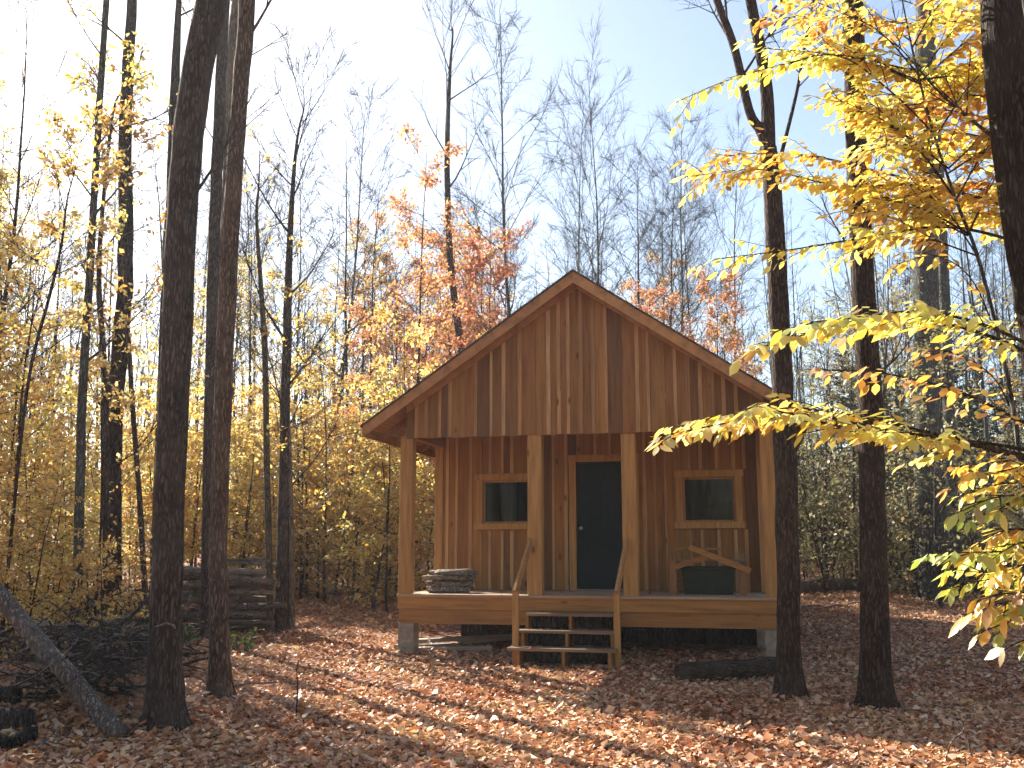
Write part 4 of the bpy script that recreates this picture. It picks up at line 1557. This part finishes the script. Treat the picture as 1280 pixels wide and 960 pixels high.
# ---- woodpile
wp = ground_hit(278, 792)
rw = random.Random(9)
WX, WY = wp[0] - .12, wp[1] + .15
k_ = 0
for row in range(4):
    xo = WX
    yy = WY + row * .145
    for lay in range(9 if row < 3 else 8):
        L = rw.uniform(1.05, 1.7)
        cx = WX + rw.uniform(-.42, .4)
        rad_ = rw.choice([.036, .044, .05, .056, .064])
        z = float(terrain(WX, yy)) + .06 + lay * .116
        tilt = rw.uniform(-.085, .085)
        yw = rw.uniform(-.12, .12)
        mb = MB()
        m_ = [(-L / 2, 0, 0), (-L / 4, rw.uniform(-.012, .012), rw.uniform(-.01, .01)), (L / 4, rw.uniform(-.012, .012), rw.uniform(-.01, .01)), (L / 2, 0, 0)]
        mb.tube(smooth_path(m_, 7), np.linspace(rad_, rad_ * rw.uniform(.75, 1.), 7), 9, capmat=1, rough=.05)
        o_ = mb.build("firewood_log", [M['logwood'] if lay < (8 if row < 3 else 7) else M['bleached'], M['logend']], smooth=True)
        o_.location = (cx, yy, z)
        o_.rotation_euler = (0, tilt, yw)
        if lay >= (8 if row < 3 else 7):
            lb = "pale log, sun put into its colour, on the very top of the woodpile"
            gp = "topmost logs of the woodpile"
        elif lay < 3:
            lb = "grey-brown log low in the shaded base of the woodpile"
            gp = "base logs of the woodpile"
        else:
            lb = "grey-brown log in the middle layers of the woodpile"
            gp = "middle logs of the woodpile"
        tag(o_, lb, "log", gp)
for i in range(6):
    L = rw.uniform(.9, 1.5)
    mb = MB()
    mb.tube(smooth_path([(-L / 2, 0, 0), (0, .02, .02), (L / 2, 0, 0)], 6), [.03] * 3 + [.022] * 3, 6, capmat=1, rough=.08)
    o_ = mb.build("branch_pole", [M['dead'], M['logend']])
    o_.location = (WX + .25 + rw.uniform(-.15, .2), WY + .02 + i * .075, float(terrain(WX, WY)) + 1.1 + (i % 2) * .05)
    o_.rotation_euler = (0, rw.uniform(-.1, .02), rw.uniform(-.2, .2))
    tag(o_, "thin bleached pole tossed across the top of the woodpile", "pole", "poles across the woodpile")

# ---- brush heap and dead wood at left
mb = MB()
rb = np.random.default_rng(23)
for i in range(1150):
    px_, py_ = rb.normal(112, 50), rb.uniform(772, 872)
    g = ground_hit(px_, min(py_, 940))
    a = rb.uniform(0, 6.28)
    L = rb.uniform(.3, 1.1)
    el = rb.normal(.05, .22)
    p = g + np.array([rb.normal(0, .15), rb.normal(0, .3), rb.uniform(.0, .58)])
    Pp = grow(rb, p, (math.cos(a) * math.cos(el), math.sin(a) * math.cos(el), math.sin(el)), L, 6, .16, -.02)
    zz = terrain(Pp[:, 0], Pp[:, 1]) + .012
    Pp[:, 2] = np.maximum(Pp[:, 2], zz)
    r0_ = rb.choice([.006, .009, .014, .024], p=[.4, .3, .2, .1])
    mb.tube(Pp, np.linspace(r0_, r0_ * .45, 7), 5, caps=False, mat=int(rb.random() < .3))
o_ = mb.build("brush_pile", [M['deaddark'], M['dead']])
tag(o_, "tangled heap of dark dead branches on the ground at left", "brush heap", kind='stuff')


def deadlog(name, label, cat, a, b, ra, rb_, mat, n=9, rough=.04, wob=.02, group=None, sides=10):
    a, b = np.array(a, float), np.array(b, float)
    P = np.array([a + (b - a) * t for t in np.linspace(0, 1, n)])
    P[1:-1] += rf.normal(0, wob, (n - 2, 3))
    mb = MB()
    mb.tube(smooth_path(P, n * 3) - a, np.linspace(ra, rb_, n * 3), sides, rough=rough)
    o = mb.build(name, M[mat], smooth=True)
    o.location = tuple(a)
    return tag(o, label, cat, group)


e0 = ground_hit(152, 926)
deadlog("fallen_log", "long straight grey log leaning down to the leaves at lower left", "log", e0 + np.array([0, 0, .03]), at(-95, 640, e0[1] + .9), .085, .075, 'dead', wob=.012)
for i, (x0, y0, x1, y1, r) in enumerate(((-60, 905, 36, 912, .11), (-70, 880, 24, 878, .09), (-30, 945, 46, 925, .07))):
    a, b = ground_hit(x0, y0), ground_hit(x1, y1)
    deadlog("rotten_log", ["thick black rotten log at lower left, lowest in frame", "black rotten log behind the thicker one at lower left", "short blackened log nearest the camera at lower left"][i], "log", a + [0, 0, r * .7], b + [0, 0, r * .7], r, r * .85, 'deaddark', rough=.08)
for i, (x0, y0, x1, y1, h, r, lb) in enumerate((
        (20, 790, 155, 812, .34, .016, "long pale branch lying across the top of the brush heap"),
        (175, 905, 262, 852, .05, .012, "pale forked stick at the foot of the thickest left trunk"),
        (222, 790, 250, 770, .2, .014, "bent bleached stick in front of the woodpile"),
        (262, 800, 264, 870, .02, .008, "thin white upright twig beside the brown trunk"),
        (8, 955, 90, 918, .03, .014, "pale stick lying in leaves beneath the leaning grey log"))):
    a, b = ground_hit(x0, y0), ground_hit(x1, y1)
    deadlog("dead_branch", lb, "branch", a + [0, 0, h], b + [0, 0, h * .6 + .02], r, r * .6, 'dead', wob=.025, rough=.06, sides=7)
a, b = ground_hit(848, 852), ground_hit(984, 845)
deadlog("fallen_log", "brown log lying before the porch beside the forked trunk", "log", a + [0, 0, .09], b + [0, 0, .10], .115, .13, 'logdark', wob=.008)
a, b = ground_hit(995, 742), ground_hit(1078, 738)
deadlog("fallen_log", "mossy fallen log at the woods' edge left of the flared trunk", "log", a + [0, 0, .12], b + [0, 0, .15], .17, .15, 'logwood', wob=.03)
a, b = ground_hit(1108, 742), ground_hit(1172, 736)
deadlog("fallen_log", "reddish fallen log at the foot of the thick grey trunk", "log", a + [0, 0, .1], b + [0, 0, .12], .13, .12, 'logwood', wob=.03)
a, b = ground_hit(1185, 742), ground_hit(1262, 722)
deadlog("stump", "dark rotten stump right of the thick grey trunk's foot", "stump", a + [0, 0, .05], b + [0, 0, .45], .36, .22, 'deaddark', wob=.05, rough=.1)
a, b = ground_hit(1000, 762), ground_hit(1090, 757)
deadlog("dead_branch", "pale thin stick on dark leaves behind the flared trunk", "branch", a + [0, 0, .03], b + [0, 0, .05], .02, .012, 'dead', wob=.02, sides=7)
for i, (pp, lb) in enumerate((
        ([(1108, 893), (1150, 896), (1172, 905), (1178, 922)], "thin bleached twig arching on leaves by the flared trunk"),
        ([(1175, 985), (1188, 930), (1205, 912), (1196, 890)], "pale upright twig at the photo's lower right"),
        ([(1222, 985), (1214, 940), (1204, 915), (1180, 905)], "pale bent twig at lower right, rightmost of the twigs"),
        ([(370, 900), (372, 860), (371, 838), (373, 826)], "thin dark twig standing in sunlit leaves left of the clearing"))):
    g = ground_hit(pp[0][0], min(pp[0][1], 955))
    P = [at(x, y, g[1]) for x, y in pp]
    if i == 0:
        P = [ground_hit(x, y) + [0, 0, .03 + .03 * (j == 1)] for j, (x, y) in enumerate(pp)]
    mb = MB()
    PP = smooth_path(P, 14)
    PP[:, 2] = np.maximum(PP[:, 2], terrain(PP[:, 0], PP[:, 1]) + (.005 if i else .0))
    mb.tube(PP - PP[0], np.linspace(.009, .004, 14), 6)
    o_ = mb.build("twig", M['dead'] if i < 3 else M['deaddark'], smooth=True)
    o_.location = tuple(PP[0])
    tag(o_, lb, "twig")
# green seedlings by the woodpile
for i, (x, y, lb) in enumerate(((304, 815, "green leafy seedling in front of the woodpile's right end"), (238, 808, "green leafy seedling low between the thick trunk and brown trunk"), (322, 775, "yellow-green seedling at the woodpile's right corner"), (150, 745, "green seedling in orange undergrowth left of the thickest trunk"))):
    g = ground_hit(x, y)
    root = empty("seedling", g, lb, "plant")
    mb = MB()
    P, D, N = [], [], []
    for s_ in range(9):
        a = s_ * .7
        Q = grow(rf, (rf.normal(0, .06), rf.normal(0, .06), -.02), (math.cos(a) * .5, math.sin(a) * .5, 1), rf.uniform(.2, .42), 4, .12, -.05)
        mb.tube(Q, np.linspace(.005, .002, 5), 4, caps=False)
        for t in range(7):
            P.append(Q[1 + t % 4])
            D.append(rf.normal(0, 1, 3) + [0, 0, -.2])
            N.append(rf.normal(0, .4, 3) + [0, 0, 1])
    mb.build("stem", M['bark_brown'], root)
    L = rf.uniform(.06, .12, len(P))
    leaf_mesh("leaves", P, D, N, L, L * .6, M['green'], root)


rl = np.random.default_rng(41)
n1, n2 = 110000, 110000
Y = np.concatenate([rl.uniform(5.2, 11.5, n1), 11.5 + 13 * rl.random(n2) ** 1.15])
X = rl.uniform(-1, 1, n1 + n2) * (Y * .56 + .9)
dx, dy = X - O[0], Y - O[1]
u_ = dx * math.cos(YAW) - dy * math.sin(YAW)
v_ = dx * math.sin(YAW) + dy * math.cos(YAW)
under = (u_ > -.1) & (u_ < WW + .1) & (v_ > .9) & (v_ < VB)
clump = np.sin(X * 2.1 + 1) * np.sin(Y * 1.7) + .7 * np.sin(X * 4.3 + Y * 3.1)
keep = (~under) & (rl.random(len(X)) < .8 + .2 * clump)
X, Y = X[keep], Y[keep]
n = len(X)
Z = terrain(X, Y) + np.abs(rl.normal(.012, .016, n))
# a few leaves blown onto the deck and the treads
ex = [cabw(rl.uniform(.05, WW - .05), rl.uniform(.0, 1.65) ** 1., DZ + .006) for _ in range(70)]
for z_, v0_, v1_ in ((.446, -.86, -.6), (.648, -.58, -.33), (.851, -.31, -.04)):
    ex += [cabw(rl.uniform(1.95, 3.1), rl.uniform(v0_, v1_), z_) for _ in range(7)]
ex = np.array(ex)
X, Y, Z = np.concatenate([X, ex[:, 0]]), np.concatenate([Y, ex[:, 1]]), np.concatenate([Z, ex[:, 2]])
n = len(X)
az = rl.uniform(0, 6.28, n)
D = np.stack([np.cos(az), np.sin(az), rl.normal(.0, .28, n)], 1)
N = rl.normal(0, .46, (n, 3)) + np.array([0, 0, 1])
L = rl.uniform(.04, .085, n) * np.where(rl.random(n) < .08, 1.5, 1.)
o_ = leaf_mesh("leaf_litter", np.stack([X, Y, Z], 1), D, N, L, L * rl.uniform(.5, .85, n), M['litter'], None, fine=False, curl=.5)
tag(o_, "carpet of fallen brown, tan and orange leaves over the clearing", "leaf litter", kind='stuff')

# little dead twigs strewn over the leaves
mb = MB()
for i in range(260):
    y_ = rl.uniform(5.5, 17)
    x_ = rl.uniform(-1, 1) * (y_ * .55 + .5)
    if not cabin_clear(x_, y_, -.6):
        continue
    a_ = rl.uniform(0, 6.28)
    Pq = grow(rl, (x_, y_, 0), (math.cos(a_), math.sin(a_), 0), rl.uniform(.15, .7), 4, .14, 0)
    Pq[:, 2] = terrain(Pq[:, 0], Pq[:, 1]) + .018 + rl.uniform(0, .02, 5)
    mb.tube(Pq, np.linspace(rl.uniform(.003, .009), .002, 5), 5, caps=False)
o_ = mb.build("twig_litter", M['dead'])
tag(o_, "small dead twigs strewn over the fallen leaves", "twig litter", kind='stuff')


me = bpy.data.meshes.new("haze")
hx, hy0, hy1, hz0, hz1 = 134, -74, 134, -4, 30
me.from_pydata([(-hx, hy0, hz0), (hx, hy0, hz0), (hx, hy1, hz0), (-hx, hy1, hz0), (-hx, hy0, hz1), (hx, hy0, hz1), (hx, hy1, hz1), (-hx, hy1, hz1)], [],
               [(0, 3, 2, 1), (4, 5, 6, 7), (0, 1, 5, 4), (1, 2, 6, 5), (2, 3, 7, 6), (3, 0, 4, 7)])
k = NT("haze_air")
pv = k.n("ShaderNodeVolumePrincipled")
pv.inputs["Color"].default_value = (.78, .89, 1, 1)
pv.inputs["Density"].default_value = .0006
pv.inputs["Anisotropy"].default_value = .35
k.l(pv.outputs[0], k.out.inputs["Volume"])
me.materials.append(k.m)
o_ = bpy.data.objects.new("haze", me)
COL.objects.link(o_)
tag(o_, kind='stuff', label="thin bright haze hanging in the sunlit woods", cat="haze")
